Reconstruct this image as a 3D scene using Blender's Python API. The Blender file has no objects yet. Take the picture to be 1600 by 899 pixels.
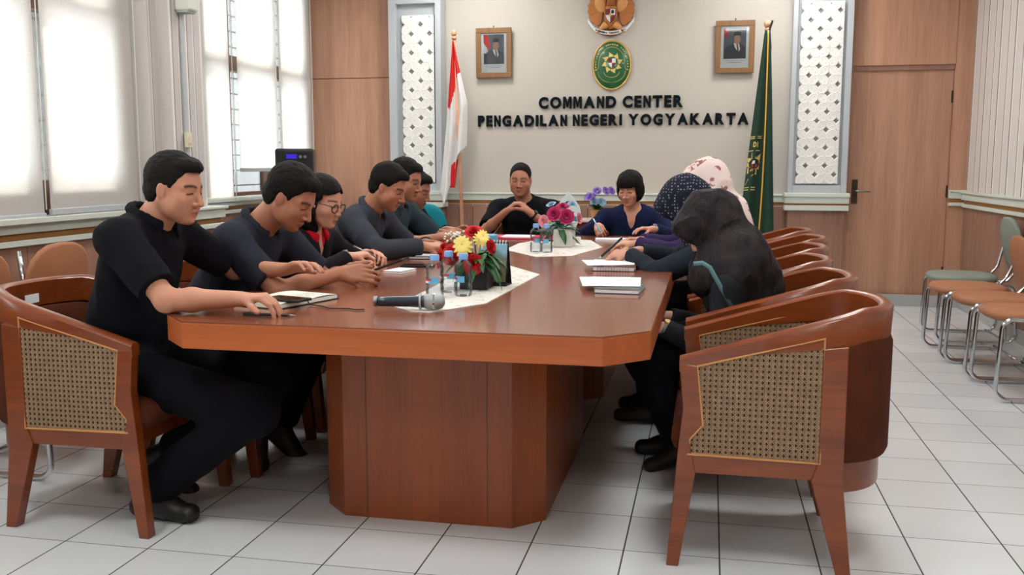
import bpy, bmesh, math, random
import numpy as np
from mathutils import Vector, Matrix
PI = math.pi
scene = bpy.context.scene
C = scene.collection
random.seed(7)
RNG = np.random.default_rng(11)

# ------------------------------------------------------------------ camera
CAMH = 1.2246
cam_data = bpy.data.cameras.new('camera')
cam = bpy.data.objects.new('camera', cam_data)
C.objects.link(cam)
cam_data.lens = 1469.7 / 1600 * 36
cam_data.sensor_width = 36
cam_data.clip_start = 0.05
def cam_matrix(pitch, roll, yaw):
    M = Matrix.Rotation(yaw, 3, 'Z') @ Matrix.Rotation(pitch, 3, 'X') @ Matrix.Rotation(roll, 3, 'Y')
    r, f, u = M.col[0], M.col[1], M.col[2]
    return Matrix((( r[0], u[0], -f[0], 0), (r[1], u[1], -f[1], 0), (r[2], u[2], -f[2], CAMH), (0, 0, 0, 1)))
cam.matrix_world = cam_matrix(-0.1295, 0, 0.2063)
scene.camera = cam

# ------------------------------------------------------------------ daylight and exposure
world = bpy.data.worlds.new('daylight'); scene.world = world
world.use_nodes = True
bg = world.node_tree.nodes['Background']
bg.inputs[0].default_value = (0.93, 0.97, 1.0, 1)
bg.inputs[1].default_value = 4.2
sun_d = bpy.data.lights.new('sun', 'SUN'); sun_d.energy = 3.5; sun_d.angle = math.radians(12)
sun_d.color = (1.0, 0.93, 0.82)
sun = bpy.data.objects.new('sun', sun_d); C.objects.link(sun)
sun.rotation_euler = Vector((0.80, -0.25, -0.52)).to_track_quat('-Z', 'Y').to_euler()
scene.view_settings.view_transform = 'Standard'
scene.view_settings.look = 'None'
scene.view_settings.exposure = 0.5
scene.view_settings.gamma = 1.0
scene.view_settings.use_curve_mapping = False
LAMP = 17.5

# ------------------------------------------------------------------ helpers
def lin(c):
    return tuple(((v / 255) / 12.92 if v / 255 <= 0.04045 else ((v / 255 + 0.055) / 1.055) ** 2.4) for v in c)
class NT:
    def __init__(s, name):
        s.m = bpy.data.materials.new(name); s.m.use_nodes = True
        s.t = s.m.node_tree; s.p = s.t.nodes['Principled BSDF']; s.out = s.t.nodes['Material Output']
    def n(s, kind, **kw):
        nd = s.t.nodes.new(kind)
        for k, v in kw.items():
            if k.startswith('i_'):
                key = k[2:]; key = int(key) if key.isdigit() else key.replace('_', ' ')
                nd.inputs[key].default_value = v
            else: setattr(nd, k, v)
        return nd
    def l(s, a, b): s.t.links.new(a, b)
    def math(s, op, a, b=None, c=None):
        nd = s.n('ShaderNodeMath', operation=op)
        for i, v in enumerate((a, b, c)):
            if v is None: continue
            if isinstance(v, (int, float)): nd.inputs[i].default_value = v
            else: s.l(v, nd.inputs[i])
        return nd.outputs[0]
    def mix(s, fac, a, b):
        nd = s.n('ShaderNodeMix', data_type='RGBA')
        for i, v in ((0, fac), (6, a), (7, b)):
            if isinstance(v, (int, float)): nd.inputs[i].default_value = v
            elif isinstance(v, tuple): nd.inputs[i].default_value = (*v[:3], 1)
            else: s.l(v, nd.inputs[i])
        return nd.outputs[2]
    def coord(s, which='Object'):
        if which == 'World': return s.n('ShaderNodeNewGeometry').outputs['Position']
        return s.n('ShaderNodeTexCoord').outputs[which]
    def mapping(s, vec, scale=(1, 1, 1), rot=(0, 0, 0)):
        mp = s.n('ShaderNodeMapping'); s.l(vec, mp.inputs[0]); mp.inputs[3].default_value = scale; mp.inputs[2].default_value = rot
        return mp.outputs[0]
    def noise(s, vec, scale, detail=3, rough=0.5):
        nd = s.n('ShaderNodeTexNoise'); s.l(vec, nd.inputs['Vector'])
        nd.inputs['Scale'].default_value = scale; nd.inputs['Detail'].default_value = detail; nd.inputs['Roughness'].default_value = rough
        return nd.outputs[0]
    def ramp(s, fac, stops):
        nd = s.n('ShaderNodeValToRGB'); s.l(fac, nd.inputs[0])
        e = nd.color_ramp.elements
        while len(e) < len(stops): e.new(0.5)
        for i, (p, c) in enumerate(stops): e[i].position = p; e[i].color = (*c[:3], 1)
        return nd.outputs[0]
    def bump(s, h, strength=0.3, dist=0.01):
        nd = s.n('ShaderNodeBump'); nd.inputs['Strength'].default_value = strength; nd.inputs['Distance'].default_value = dist
        s.l(h, nd.inputs['Height']); s.l(nd.outputs[0], s.p.inputs['Normal'])
    def col(s, v):
        if isinstance(v, tuple): s.p.inputs['Base Color'].default_value = (*v[:3], 1)
        else: s.l(v, s.p.inputs['Base Color'])
    def set(s, rough=None, metal=None, coat=None, spec=None, trans=None, ior=None, sheen=None):
        for k, v in (('Roughness', rough), ('Metallic', metal), ('Coat Weight', coat), ('Specular IOR Level', spec), ('Transmission Weight', trans), ('IOR', ior), ('Sheen Weight', sheen)):
            if v is not None: s.p.inputs[k].default_value = v
M = {}
def plain(name, rgb, rough=0.5, metal=0, coat=0, spec=0.5, var=0.08, vs=25, bump=0, sheen=0):
    k = NT(name); c = lin(rgb)
    nz = k.noise(k.coord('Object'), vs, 3)
    k.col(k.mix(nz, tuple(v * (1 - var) for v in c), tuple(min(1, v * (1 + var)) for v in c)))
    k.set(rough, metal, coat, spec, sheen=sheen)
    if bump: k.bump(k.noise(k.coord('Object'), vs * 8, 2), bump, 0.002)
    M[name] = k.m; return k.m
def fabric(name, rgb, scale=900, rough=0.95, var=0.15, sheen=0.0, rgb2=None):
    k = NT(name); c = lin(rgb); c2 = lin(rgb2) if rgb2 else tuple(v * 1.5 for v in c)
    co = k.coord('Object')
    k.col(k.mix(k.noise(co, 14, 4), c, tuple(a * (1 - var * 2) + b * var * 2 for a, b in zip(c, c2))))
    k.set(rough, sheen=sheen, spec=0.15)
    k.bump(k.noise(co, scale, 2), 0.25, 0.001)
    M[name] = k.m; return k.m
def wood(name, dark, light, axis='z', scale=1.0, rough=0.35, coat=0.2, planks=0, which='Object', grain=1.0):
    k = NT(name); co = k.coord(which)
    st = {'x': (0.06, 1, 1), 'y': (1, 0.06, 1), 'z': (1, 1, 0.05)}[axis]
    v = k.mapping(co, tuple(a * 14 * scale for a in st))
    n1 = k.noise(v, 1.0, 5, 0.6)
    v2 = k.mapping(co, tuple(a * 70 * scale for a in st))
    n2 = k.noise(v2, 1.5, 3, 0.6)
    f = k.math('ADD', k.math('MULTIPLY', n1, 0.65), k.math('MULTIPLY', n2, 0.35))
    lo = 0.5 - 0.17 * grain; hi = 0.5 + 0.17 * grain
    colr = k.ramp(f, [(0.32, lin(dark)), (0.68, lin(light))])
    k.col(colr); k.set(rough, coat=coat); k.p.inputs['Coat Roughness'].default_value = 0.12
    M[name] = k.m; return k

class MB:
    """collects geometry of ONE part"""
    def __init__(s): s.v = []; s.f = []; s.mi = []; s.cur = 0; s.T = Matrix.Identity(4)
    def add(s, vs, fs):
        o = len(s.v); s.v += [tuple(s.T @ Vector(p)) for p in vs]
        s.f += [tuple(i + o for i in f) for f in fs]; s.mi += [s.cur] * len(fs); return s
    def box(s, c, d, rz=0, rx=0, ry=0):
        m = Matrix.Translation(c) @ Matrix.Rotation(rz, 4, 'Z') @ Matrix.Rotation(ry, 4, 'Y') @ Matrix.Rotation(rx, 4, 'X')
        vs = [m @ Vector((x * d[0] / 2, y * d[1] / 2, z * d[2] / 2)) for x in (-1, 1) for y in (-1, 1) for z in (-1, 1)]
        return s.add(vs, [(0, 1, 3, 2), (4, 6, 7, 5), (0, 4, 5, 1), (2, 3, 7, 6), (0, 2, 6, 4), (1, 5, 7, 3)])
    def b(s, x0, x1, y0, y1, z0, z1): return s.box(((x0 + x1) / 2, (y0 + y1) / 2, (z0 + z1) / 2), (x1 - x0, y1 - y0, z1 - z0))
    def prism(s, poly, a0, a1, plane='xy'):
        n = len(poly)
        f = {'xy': lambda p, a: (p[0], p[1], a), 'xz': lambda p, a: (p[0], a, p[1]), 'yz': lambda p, a: (a, p[0], p[1])}[plane]
        vs = [f(p, a0) for p in poly] + [f(p, a1) for p in poly]
        return s.add(vs, [tuple(range(n))[::-1], tuple(range(n, 2 * n))] + [(i, (i + 1) % n, n + (i + 1) % n, n + i) for i in range(n)])
    def tube(s, pts, r, seg=10, closed=False, flat=None, caps=True):
        P = [Vector(p) for p in pts]; n = len(P)
        R = r if isinstance(r, (list, tuple)) else [r] * n
        tans = []
        for i in range(n):
            a = P[(i - 1) % n] if (closed or i > 0) else P[i]; b = P[(i + 1) % n] if (closed or i < n - 1) else P[i]
            t = b - a; tans.append(t.normalized() if t.length > 1e-9 else Vector((0, 0, 1)))
        up = Vector((0, 0, 1)) if abs(tans[0].z) < 0.9 else Vector((1, 0, 0))
        nrm = (up - tans[0] * up.dot(tans[0])).normalized(); vs = []
        for i in range(n):
            if i: 
                nrm = nrm - tans[i] * nrm.dot(tans[i]); nrm.normalize()
            bn = tans[i].cross(nrm); k = flat or 1
            for j in range(seg):
                a = 2 * PI * j / seg; vs.append(P[i] + (nrm * math.cos(a) * k + bn * math.sin(a)) * R[i])
        fs = []
        for i in range(n if closed else n - 1):
            i2 = (i + 1) % n
            for j in range(seg):
                j2 = (j + 1) % seg; fs.append((i * seg + j, i * seg + j2, i2 * seg + j2, i2 * seg + j))
        if not closed and caps: fs += [tuple(range(seg))[::-1], tuple(range((n - 1) * seg, n * seg))]
        return s.add(vs, fs)
    def lathe(s, prof, c=(0, 0, 0), seg=24, cap=True):
        n = len(prof); vs = [(c[0] + r * math.cos(2 * PI * j / seg), c[1] + r * math.sin(2 * PI * j / seg), c[2] + z) for r, z in prof for j in range(seg)]
        fs = [(i * seg + j, i * seg + (j + 1) % seg, (i + 1) * seg + (j + 1) % seg, (i + 1) * seg + j) for i in range(n - 1) for j in range(seg)]
        if cap: fs += [tuple(range(seg))[::-1], tuple(range((n - 1) * seg, n * seg))]
        return s.add(vs, fs)
    def ell(s, c, r, seg=12, rings=8, rot=None):
        m = Matrix.Translation(c) @ (rot.to_4x4() if rot else Matrix.Identity(4))
        vs = [m @ Vector((0, 0, -r[2]))]
        for i in range(1, rings):
            a = -PI / 2 + PI * i / rings
            vs += [m @ Vector((r[0] * math.cos(a) * math.cos(2 * PI * j / seg), r[1] * math.cos(a) * math.sin(2 * PI * j / seg), r[2] * math.sin(a))) for j in range(seg)]
        vs.append(m @ Vector((0, 0, r[2]))); e = len(vs) - 1; fs = []
        for j in range(seg):
            j2 = (j + 1) % seg
            fs.append((0, 1 + j2, 1 + j)); fs.append((e, e - seg + j, e - seg + j2))
            for i in range(rings - 2): fs.append((1 + i * seg + j, 1 + i * seg + j2, 1 + (i + 1) * seg + j2, 1 + (i + 1) * seg + j))
        return s.add(vs, fs)
    def grid(s, P, closed_u=False):
        """P[i][j] grid of points -> quad sheet"""
        n = len(P); m = len(P[0]); vs = [p for row in P for p in row]
        return s.add(vs, [(i * m + j, i * m + j + 1, (i + 1) * m + j + 1, (i + 1) * m + j) for i in range(n - 1) for j in range(m - 1)])
    def build(s, name, mat, parent=None, bevel=0, smooth=False, seg=2, solid=0, sub=0, angle=None):
        me = bpy.data.meshes.new(name); me.from_pydata(s.v, [], s.f); me.update()
        mats = mat if isinstance(mat, (list, tuple)) else [mat]
        for m in mats: me.materials.append(M[m] if isinstance(m, str) else m)
        if len(mats) > 1: me.polygons.foreach_set('material_index', s.mi)
        bm = bmesh.new(); bm.from_mesh(me); bmesh.ops.recalc_face_normals(bm, faces=bm.faces); bm.to_mesh(me); bm.free()
        o = bpy.data.objects.new(name, me); C.objects.link(o)
        if parent: o.parent = parent
        if smooth: me.polygons.foreach_set('use_smooth', [True] * len(me.polygons))
        if angle: me.set_sharp_from_angle(angle=math.radians(angle))
        if solid: md = o.modifiers.new('thick', 'SOLIDIFY'); md.thickness = solid; md.offset = 0
        if sub: md = o.modifiers.new('sub', 'SUBSURF'); md.levels = md.render_levels = sub
        if bevel:
            md = o.modifiers.new('bevel', 'BEVEL'); md.width = bevel; md.segments = seg; md.limit_method = 'ANGLE'; md.angle_limit = math.radians(35); md.harden_normals = False
        return o
def thing(name, label, cat, loc=(0, 0, 0), rz=0, group=None):
    o = bpy.data.objects.new(name, None); C.objects.link(o); o.empty_display_size = 0.05
    o.location = loc; o.rotation_euler = (0, 0, rz); return tag(o, label, cat, group)
def tag(o, label=None, cat=None, group=None, kind=None):
    if label: o['label'] = label
    if cat: o['category'] = cat
    if group: o['group'] = group
    if kind: o['kind'] = kind
    return o
def struct(name, mb, mat, **k): return tag(mb.build(name, mat, **k), kind='structure')
def dup(root, loc, rz, label, group=None):
    r = root.copy(); C.objects.link(r); r.location = loc; r.rotation_euler = (0, 0, rz); r['label'] = label
    if group: r['group'] = group
    for ch in [o for o in C.objects if o.parent == root]:
        c = ch.copy(); C.objects.link(c); c.parent = r
        for g in [o for o in C.objects if o.parent == ch]:
            d = g.copy(); C.objects.link(d); d.parent = c
    return r

# ------------------------------------------------------------------ shared materials
k = wood('panel_wood', (164, 118, 94), (198, 152, 124), 'z', 0.55, 0.45, 0.05, which='World')
k = wood('wainscot_wood', (128, 92, 76), (160, 120, 100), 'z', 0.8, 0.5, 0.0, which='World')
k = wood('door_wood', (160, 116, 92), (192, 147, 120), 'z', 0.6, 0.42, 0.08)
k = wood('table_top_wood', (116, 60, 38), (146, 84, 56), 'y', 0.5, 0.24, 0.45)
k = wood('table_wood', (118, 56, 24), (160, 82, 38), 'z', 0.45, 0.4, 0.1)
k = wood('table_edge_wood', (146, 70, 26), (180, 92, 40), 'x', 0.5, 0.42, 0.1)
k = wood('chair_wood', (100, 42, 12), (138, 66, 22), 'x', 0.8, 0.3, 0.3)
k = wood('frame_wood', (112, 78, 44), (142, 102, 62), 'z', 2.0, 0.5, 0.1)
k = wood('pole_wood', (190, 130, 95), (215, 160, 125), 'z', 2, 0.5, 0.1)
plain('trim_white', (205, 210, 200), 0.45, var=0.04)
plain('trim_ochre', (158, 108, 52), 0.5, var=0.12, vs=60)
plain('column_gray', (178, 184, 188), 0.55, var=0.03)
plain('lattice_white', (232, 232, 226), 0.5, var=0.02)
plain('lattice_gray', (138, 138, 136), 0.7, var=0.05); plain('lattice_dot', (196, 196, 190), 0.6)
plain('window_wood', (92, 58, 44), 0.5, var=0.15)
plain('black_plastic', (22, 23, 26), 0.35, var=0.05)
plain('black_matte', (16, 17, 20), 0.7, var=0.1)
plain('chrome', (200, 202, 205), 0.12, metal=1, var=0.02)
plain('steel', (150, 150, 150), 0.3, metal=1)
plain('brass', (120, 100, 70), 0.35, metal=1)
plain('paper', (236, 238, 240), 0.7, var=0.02)
plain('white_ceramic', (225, 224, 216), 0.35, var=0.03)
plain('gold', (205, 165, 90), 0.35, metal=0.3, var=0.12)
plain('lettering_black', (14, 22, 26), 0.8, spec=0.1)
plain('baseboard_gray', (168, 170, 168), 0.4, var=0.04)
plain('rattan_trim', (196, 140, 84), 0.5, var=0.1)

def floor_mat():
    k = NT('floor_tile'); pos = k.coord('World')
    sx = k.n('ShaderNodeSeparateXYZ'); k.l(pos, sx.inputs[0])
    def cell(o, off):
        a = k.math('DIVIDE', k.math('SUBTRACT', o, off), 0.3)
        fr = k.math('FRACT', a); d = k.math('MINIMUM', fr, k.math('SUBTRACT', 1.0, fr)); return k.math('FLOOR', a), d
    ix, dx = cell(sx.outputs[0], 0.0601); iy, dy = cell(sx.outputs[1], 0.191)
    line = k.math('MAXIMUM', k.math('LESS_THAN', dx, 0.0085), k.math('LESS_THAN', dy, 0.0055))
    cb = k.n('ShaderNodeCombineXYZ'); k.l(ix, cb.inputs[0]); k.l(iy, cb.inputs[1])
    wn = k.n('ShaderNodeTexWhiteNoise', noise_dimensions='2D'); k.l(cb.outputs[0], wn.inputs[0])
    t = k.mix(wn.outputs[0], lin((216, 222, 226)), lin((226, 232, 235)))
    t = k.mix(k.math('MULTIPLY', k.noise(pos, 3, 4), 0.25), t, lin((190, 194, 194)))
    k.col(k.mix(line, t, lin((62, 62, 62))))
    r = k.mix(line, (0.13,) * 3, (0.8,) * 3); k.l(r, k.p.inputs['Roughness'])
    h = k.math('ADD', k.math('SUBTRACT', 1.0, line), k.math('MULTIPLY', k.noise(pos, 9, 2), 0.15))
    k.bump(h, 0.25, 0.002); k.set(spec=0.5)
    M['floor_tile'] = k.m
floor_mat()
def stripes(name, base, dark, light, axis, period, rel):
    """wallpaper with vertical stripes; rel = [(start, end, colour)]"""
    k = NT(name); pos = k.coord('World'); sx = k.n('ShaderNodeSeparateXYZ'); k.l(pos, sx.inputs[0])
    fr = k.math('FRACT', k.math('DIVIDE', sx.outputs[axis], period))
    c = k.mix(k.noise(k.mapping(pos, (30, 30, 60)), 3, 4), lin(base), lin(light))
    for a, b, col in rel:
        m = k.math('MULTIPLY', k.math('GREATER_THAN', fr, a), k.math('LESS_THAN', fr, b))
        c = k.mix(m, c, lin(col))
    k.col(c); k.set(0.65); k.bump(k.noise(pos, 160, 3), 0.3, 0.003); M[name] = k.m
stripes('wallpaper_right', (206, 198, 192), None, (222, 215, 209), 1, 0.36, [(0.0, 0.06, (240, 236, 230)), (0.06, 0.12, (110, 102, 98)), (0.45, 0.5, (236, 232, 226)), (0.5, 0.55, (140, 130, 124))])
stripes('wallpaper_left', (186, 180, 176), None, (206, 200, 196), 1, 0.16, [(0.0, 0.10, (226, 222, 218)), (0.10, 0.15, (112, 112, 114)), (0.5, 0.56, (222, 218, 214)), (0.56, 0.60, (140, 138, 138))])
def canvas_wall():
    k = NT('beige_wallpaper'); pos = k.coord('World')
    a = k.noise(k.mapping(pos, (260, 260, 20)), 1, 2); b = k.noise(k.mapping(pos, (20, 20, 260)), 1, 2)
    f = k.math('MULTIPLY', k.math('ADD', a, b), 0.5)
    k.col(k.mix(f, lin((182, 176, 166)), lin((197, 191, 181)))); k.set(0.75); k.bump(f, 0.2, 0.002); M['beige_wallpaper'] = k.m
canvas_wall()
def blind_mat():
    k = NT('blind_fabric'); co = k.coord('World')
    weave = k.noise(k.mapping(co, (30, 30, 240)), 1, 3)
    c = k.mix(weave, lin((222, 218, 212)), lin((240, 237, 232)))
    d = k.n('ShaderNodeBsdfDiffuse'); tr = k.n('ShaderNodeBsdfTranslucent'); k.l(c, d.inputs[0]); k.l(c, tr.inputs[0])
    m = k.n('ShaderNodeMixShader'); m.inputs[0].default_value = 0.48
    k.l(d.outputs[0], m.inputs[1]); k.l(tr.outputs[0], m.inputs[2]); k.l(m.outputs[0], k.out.inputs[0]); M['blind_fabric'] = k.m
blind_mat()
def glass_mat(name, tint=(1, 1, 1), rough=0.0, mixf=0.92):
    k = NT(name); t = k.n('ShaderNodeBsdfTransparent'); t.inputs[0].default_value = (*tint, 1)
    g = k.n('ShaderNodeBsdfGlossy'); g.inputs['Roughness'].default_value = 0.03
    fr = k.n('ShaderNodeFresnel'); fr.inputs[0].default_value = 1.4
    f2 = k.math('MULTIPLY', fr.outputs[0], mixf)
    m = k.n('ShaderNodeMixShader'); k.l(f2, m.inputs[0]); k.l(t.outputs[0], m.inputs[1]); k.l(g.outputs[0], m.inputs[2])
    k.l(m.outputs[0], k.out.inputs[0]); M[name] = k.m
glass_mat('pane_glass', (0.96, 0.98, 0.98)); glass_mat('bottle_plastic', (0.94, 0.955, 0.97), mixf=0.8)
glass_mat('water', (0.95, 0.97, 0.98), mixf=0.25)

# ------------------------------------------------------------------ the room
XL, XF, XR, YB, YN, ZC = -3.24, -3.8, 2.14, 8.69, -2.6, 3.15
struct('floor', MB().b(XF - 0.2, XR + 0.2, YN, YB + 0.3, -0.06, 0), 'floor_tile')
plain('ceiling_white', (225, 224, 220), 0.8)
struct('ceiling', MB().b(XF - 0.2, XR + 0.2, YN, YB + 0.3, ZC, ZC + 0.06), 'ceiling_white')
plain('back_paint', (190, 180, 170), 0.8)
struct('wall_near', MB().b(XF - 0.2, XR + 0.2, YN - 0.1, YN, 0, ZC), 'back_paint')
# right wall: striped wallpaper above a wooden dado
struct('wall_right', MB().b(XR, XR + 0.12, YN, YB + 0.2, 0, ZC), 'wallpaper_right')
def slats(mb, a0, a1, z0, z1, f, w=0.1, t=0.012):
    n = int(round((a1 - a0) / w)); w = (a1 - a0) / n
    for i in range(n): f(mb, a0 + i * w + 0.002, a0 + (i + 1) * w - 0.002, z0, z1, t)
mb = MB(); slats(mb, YN, YB, 0.1, 0.9, lambda m, a, b, z0, z1, t: m.b(XR - t, XR, a, b, z0, z1), 0.42)
struct('trim_1', mb, 'wainscot_wood', bevel=0.002)
def rail(mb, mats, f):
    """white bead / ochre band / white cap, three materials in one mesh; f(z0,z1,out) adds one course"""
    mb.cur = 0; f(mb, 0.868, 0.897, 0.035); f(mb, 0.93, 0.985, 0.04); f(mb, 0.985, 1.002, 0.055)
    mb.cur = 1; f(mb, 0.897, 0.93, 0.02)
mb = MB(); rail(mb, 0, lambda m, z0, z1, o: m.b(XR - o, XR, YN, YB, z0, z1)); struct('trim_2', mb, ['trim_white', 'trim_ochre'], bevel=0.004)
struct('baseboard_right', MB().b(XR - 0.025, XR, YN, YB, 0, 0.1), 'baseboard_gray', bevel=0.003)
# back wall: wood panels either side, recessed beige middle between two columns
mb = MB()
mb.b(XF - 0.1, -2.93, YB, YB + 0.1, 0, 2.046); mb.b(XF - 0.1, -2.93, YB, YB + 0.1, 2.052, ZC)
mb.b(1.12, 1.185, YB, YB + 0.1, 0, 2.07); mb.b(1.12, 2.0, YB, YB + 0.1, 2.07, ZC)
mb.b(2.0, 2.004, YB + 0.004, YB + 0.1, 0, ZC); mb.b(2.004, XR + 0.05, YB, YB + 0.1, 0, ZC)
struct('wall_back', mb, 'panel_wood', bevel=0.002)
struct('wall_back_middle', MB().b(-3.0, 1.2, YB + 0.06, YB + 0.16, 0.8, ZC), 'beige_wallpaper')
mb = MB(); slats(mb, -2.48, 0.68, 0.1, 0.86, lambda m, a, b, z0, z1, t: m.b(a, b, YB + 0.02, YB + 0.08, z0, z1), 0.14)
struct('trim_3', mb, 'wainscot_wood', bevel=0.003)
mb = MB(); Y2 = YB + 0.06
rail(mb, 0, lambda m, z0, z1, o: m.b(-2.5, 0.7, Y2 - o, Y2, z0 - 0.035, z1 - 0.035)); struct('trim_4', mb, ['trim_white', 'trim_ochre'], bevel=0.004)
mb = MB(); rail(mb, 0, lambda m, z0, z1, o: m.b(2.0, XR, YB - o, YB, z0 + 0.01, z1 + 0.01)); struct('trim_5', mb, ['trim_white', 'trim_ochre'], bevel=0.004)
struct('baseboard_back', MB().b(-3.8, -2.98, YB - 0.02, YB, 0, 0.1).b(-2.48, 0.66, YB, YB + 0.05, 0, 0.1).b(1.16, XR, YB - 0.02, YB, 0, 0.1), 'baseboard_gray', bevel=0.003)

def column(name, x0, x1, in0, in1, lat0, lat1):
    """protruding column: grey face frame, sunk field, white carved lattice strip"""
    yf = 8.55; z0 = 0.98
    mb = MB()
    mb.b(x0, in0, yf, YB + 0.02, z0, ZC); mb.b(in1, x1, yf, YB + 0.02, z0, ZC)
    mb.b(in0, in1, yf, YB + 0.02, z0, 1.05); mb.b(in0, in1, yf, YB + 0.02, 2.70, ZC)
    mb.b(in0, in1, yf + 0.05, YB + 0.02, 1.05, 2.70)
    col = struct(name, mb, 'column_gray', bevel=0.003)
    # lattice: backing board and diagonal oval petals
    s = (lat1 - lat0) / (3.5 if x0 < 0 else 4.4); zb, zt = 1.065, 2.60; yk = yf + 0.035
    struct('trim_%d' % (6 if x0 < 0 else 8), MB().b(lat0, lat1, yk, yf + 0.05, zb, zt), 'lattice_gray')
    mb = MB(); n = int((zt - zb) / s) + 1; h = (zt - zb) / n
    def petal(cx, cz, sgn, cl=True):
        # flat-topped oval, long axis on the diagonal
        L = math.hypot(s, h) / 2 * 1.04; W = L * 0.70; K = 14; ang = math.atan2(h * sgn, s)
        rings = [(1.0, 0.0), (1.0, 0.012), (0.8, 0.019), (0.72, 0.016)]
        vs = []; ok = True
        for q, d in rings:
            for j in range(K):
                t = 2 * PI * j / K; a = L * q * math.cos(t); b = W * q * math.sin(t)
                X = cx + a * math.cos(ang) - b * math.sin(ang); Z = cz + a * math.sin(ang) + b * math.cos(ang)
                vs.append((min(max(X, lat0), lat1), yk - d, min(max(Z, zb), zt)))
        fs = [(i * K + j, i * K + (j + 1) % K, (i + 1) * K + (j + 1) % K, (i + 1) * K + j) for i in range(3) for j in range(K)]
        fs.append(tuple(range(3 * K, 4 * K))); mb.cur = 0; mb.add(vs, fs)
        mb.cur = 1
        for q in (-0.33, 0.33):
            X = cx + q * L * math.cos(ang); Z = cz + q * L * math.sin(ang)
            if lat0 + 0.01 < X < lat1 - 0.01: mb.lathe([(0.0045, 0), (0.0045, 0.001)], (0, 0, 0), 8) if False else mb.box((X, yk - 0.0165, Z), (0.007, 0.0025, 0.007))
    for i in range(-1, 7):
        for j in range(n):
            sg = 1 if (i + j) % 2 == 0 else -1
            cx = lat0 + (i + 0.5 + (0.0)) * s; cz = zb + (j + 0.5) * h
            if lat0 - s * 0.45 < cx < lat1 + s * 0.45: petal(cx, cz, sg)
    mb.cur = 0
    mb.b(lat0, lat1, yk - 0.014, yk, zb, zb + 0.05 if x0 < 0 else zb + 0.02); mb.b(lat0, lat1, yk - 0.012, yk, zt - 0.012, zt)
    struct('trim_%d' % (7 if x0 < 0 else 9), mb, ['lattice_white', 'lattice_dot'], smooth=False)
    # dado and rail of the column
    struct('trim_%d' % (10 if x0 < 0 else 12), MB().b(x0 + 0.01, x1 - 0.01, yf + 0.01, YB, 0, 0.84), 'wainscot_wood', bevel=0.003)
    mb = MB(); rail(mb, 0, lambda m, a, b, o: m.b(x0 - 0.01 - o * 0.3, x1 + 0.01 + o * 0.3, yf - o, YB, a - 0.035, b - 0.018))
    struct('trim_%d' % (11 if x0 < 0 else 13), mb, ['trim_white', 'trim_ochre'], bevel=0.004)
column('wall_column_left', -2.965, -2.46, -2.89, -2.515, -2.84, -2.53)
column('wall_column_right', 0.66, 1.15, 0.70, 1.10, 0.725, 1.075)

struct('wall_back_core', MB().b(XF - 0.2, XR + 0.2, YB + 0.16, YB + 0.3, 0, ZC).b(1.185, 2.004, YB + 0.07, YB + 0.16, 0, 2.07), 'back_paint')
struct('trim_16', MB().b(-2.48, 0.68, YB + 0.08, YB + 0.16, 0, 0.86), 'wainscot_wood')
# door in the right-hand panel
d = tag(MB().b(1.188, 1.998, YB + 0.03, YB + 0.07, 0.015, 2.035).build('door_1', 'door_wood', bevel=0.003), 'flat brown wooden door at the back right beside the white carved column', None, kind='structure')
tag(MB().b(1.188, 1.998, YB + 0.012, YB + 0.09, 2.028, 2.07).build('door_lintel', 'wainscot_wood', d))
plain('dark_bronze', (70, 56, 44), 0.4, metal=0.7)
h = MB().b(1.215, 1.262, YB + 0.015, YB + 0.032, 0.89, 1.10).build('lock_plate', 'dark_bronze', d, bevel=0.004)
MB().tube([(1.24, YB + 0.02, 1.0), (1.24, YB - 0.035, 1.0), (1.25, YB - 0.04, 1.0), (1.36, YB - 0.04, 0.998)], 0.009, 8).build('door_handle', 'steel', d, smooth=True)
for z in (0.3, 1.0, 1.80): MB().tube([(1.992, YB + 0.025, z - 0.05), (1.992, YB + 0.025, z + 0.05)], 0.008, 8).build('hinge', 'dark_bronze', d)

# left wall: window_1 near (plane XL), pilaster, window_2 far (plane XF)
PW0, PW1 = 4.86, 5.40       # pilaster along Y (sticks out to XP)
XP = -3.02
mb = MB(); t = 0.22
mb.b(XL - t, XL, YN, 1.2, 0, ZC)                       # before window 1
mb.b(XL - t, XL, 1.2, PW0, 0, 0.93); mb.b(XL - t, XL, 1.2, PW0, 2.95, ZC)
mb.b(XL - t, XL, 4.80, PW0 + 0.02, 0.93, 2.95)
struct('wall_left', mb, 'wallpaper_left')
mb = MB(); mb.b(XF - 0.1, XP - 0.08, PW0, PW1, 0, ZC); mb.b(XP - 0.08, XP, PW0 + 0.1, PW1 - 0.1, 0, ZC)
struct('wall_pilaster', mb, 'wallpaper_left', bevel=0.004)
mb = MB(); mb.b(XF - t, XF, PW1, YB + 0.1, 0, 0.90); mb.b(XF - t, XF, PW1, YB + 0.1, 2.95, ZC); mb.b(XF - t, XF, PW1, 6.55, 0.9, 2.95); mb.b(XF - t, XF, 8.55, YB + 0.1, 0.9, 2.95)
struct('wall_left_far', mb, 'wallpaper_left')
mb = MB(); slats(mb, YN, PW0, 0.1, 0.84, lambda m, a, b, z0, z1, t: m.b(XL, XL + 0.012, a, b, z0, z1), 0.3)
mb.b(XL, XP + 0.014, PW0, PW1, 0.0, 0.84); mb.b(XF, XF + 0.012, PW1, YB, 0, 0.84)
struct('trim_14', mb, 'wainscot_wood', bevel=0.002)
mb = MB()
def course(m, z0, z1, o):
    z0 -= 0.03; z1 -= 0.03
    m.b(XL, XL + o, YN, PW0, z0, z1); m.b(XL, XP + o, PW0 - o, PW1 + o, z0, z1); m.b(XF, XF + o, PW1 + o, YB, z0, z1)
rail(mb, 0, course)
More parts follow.
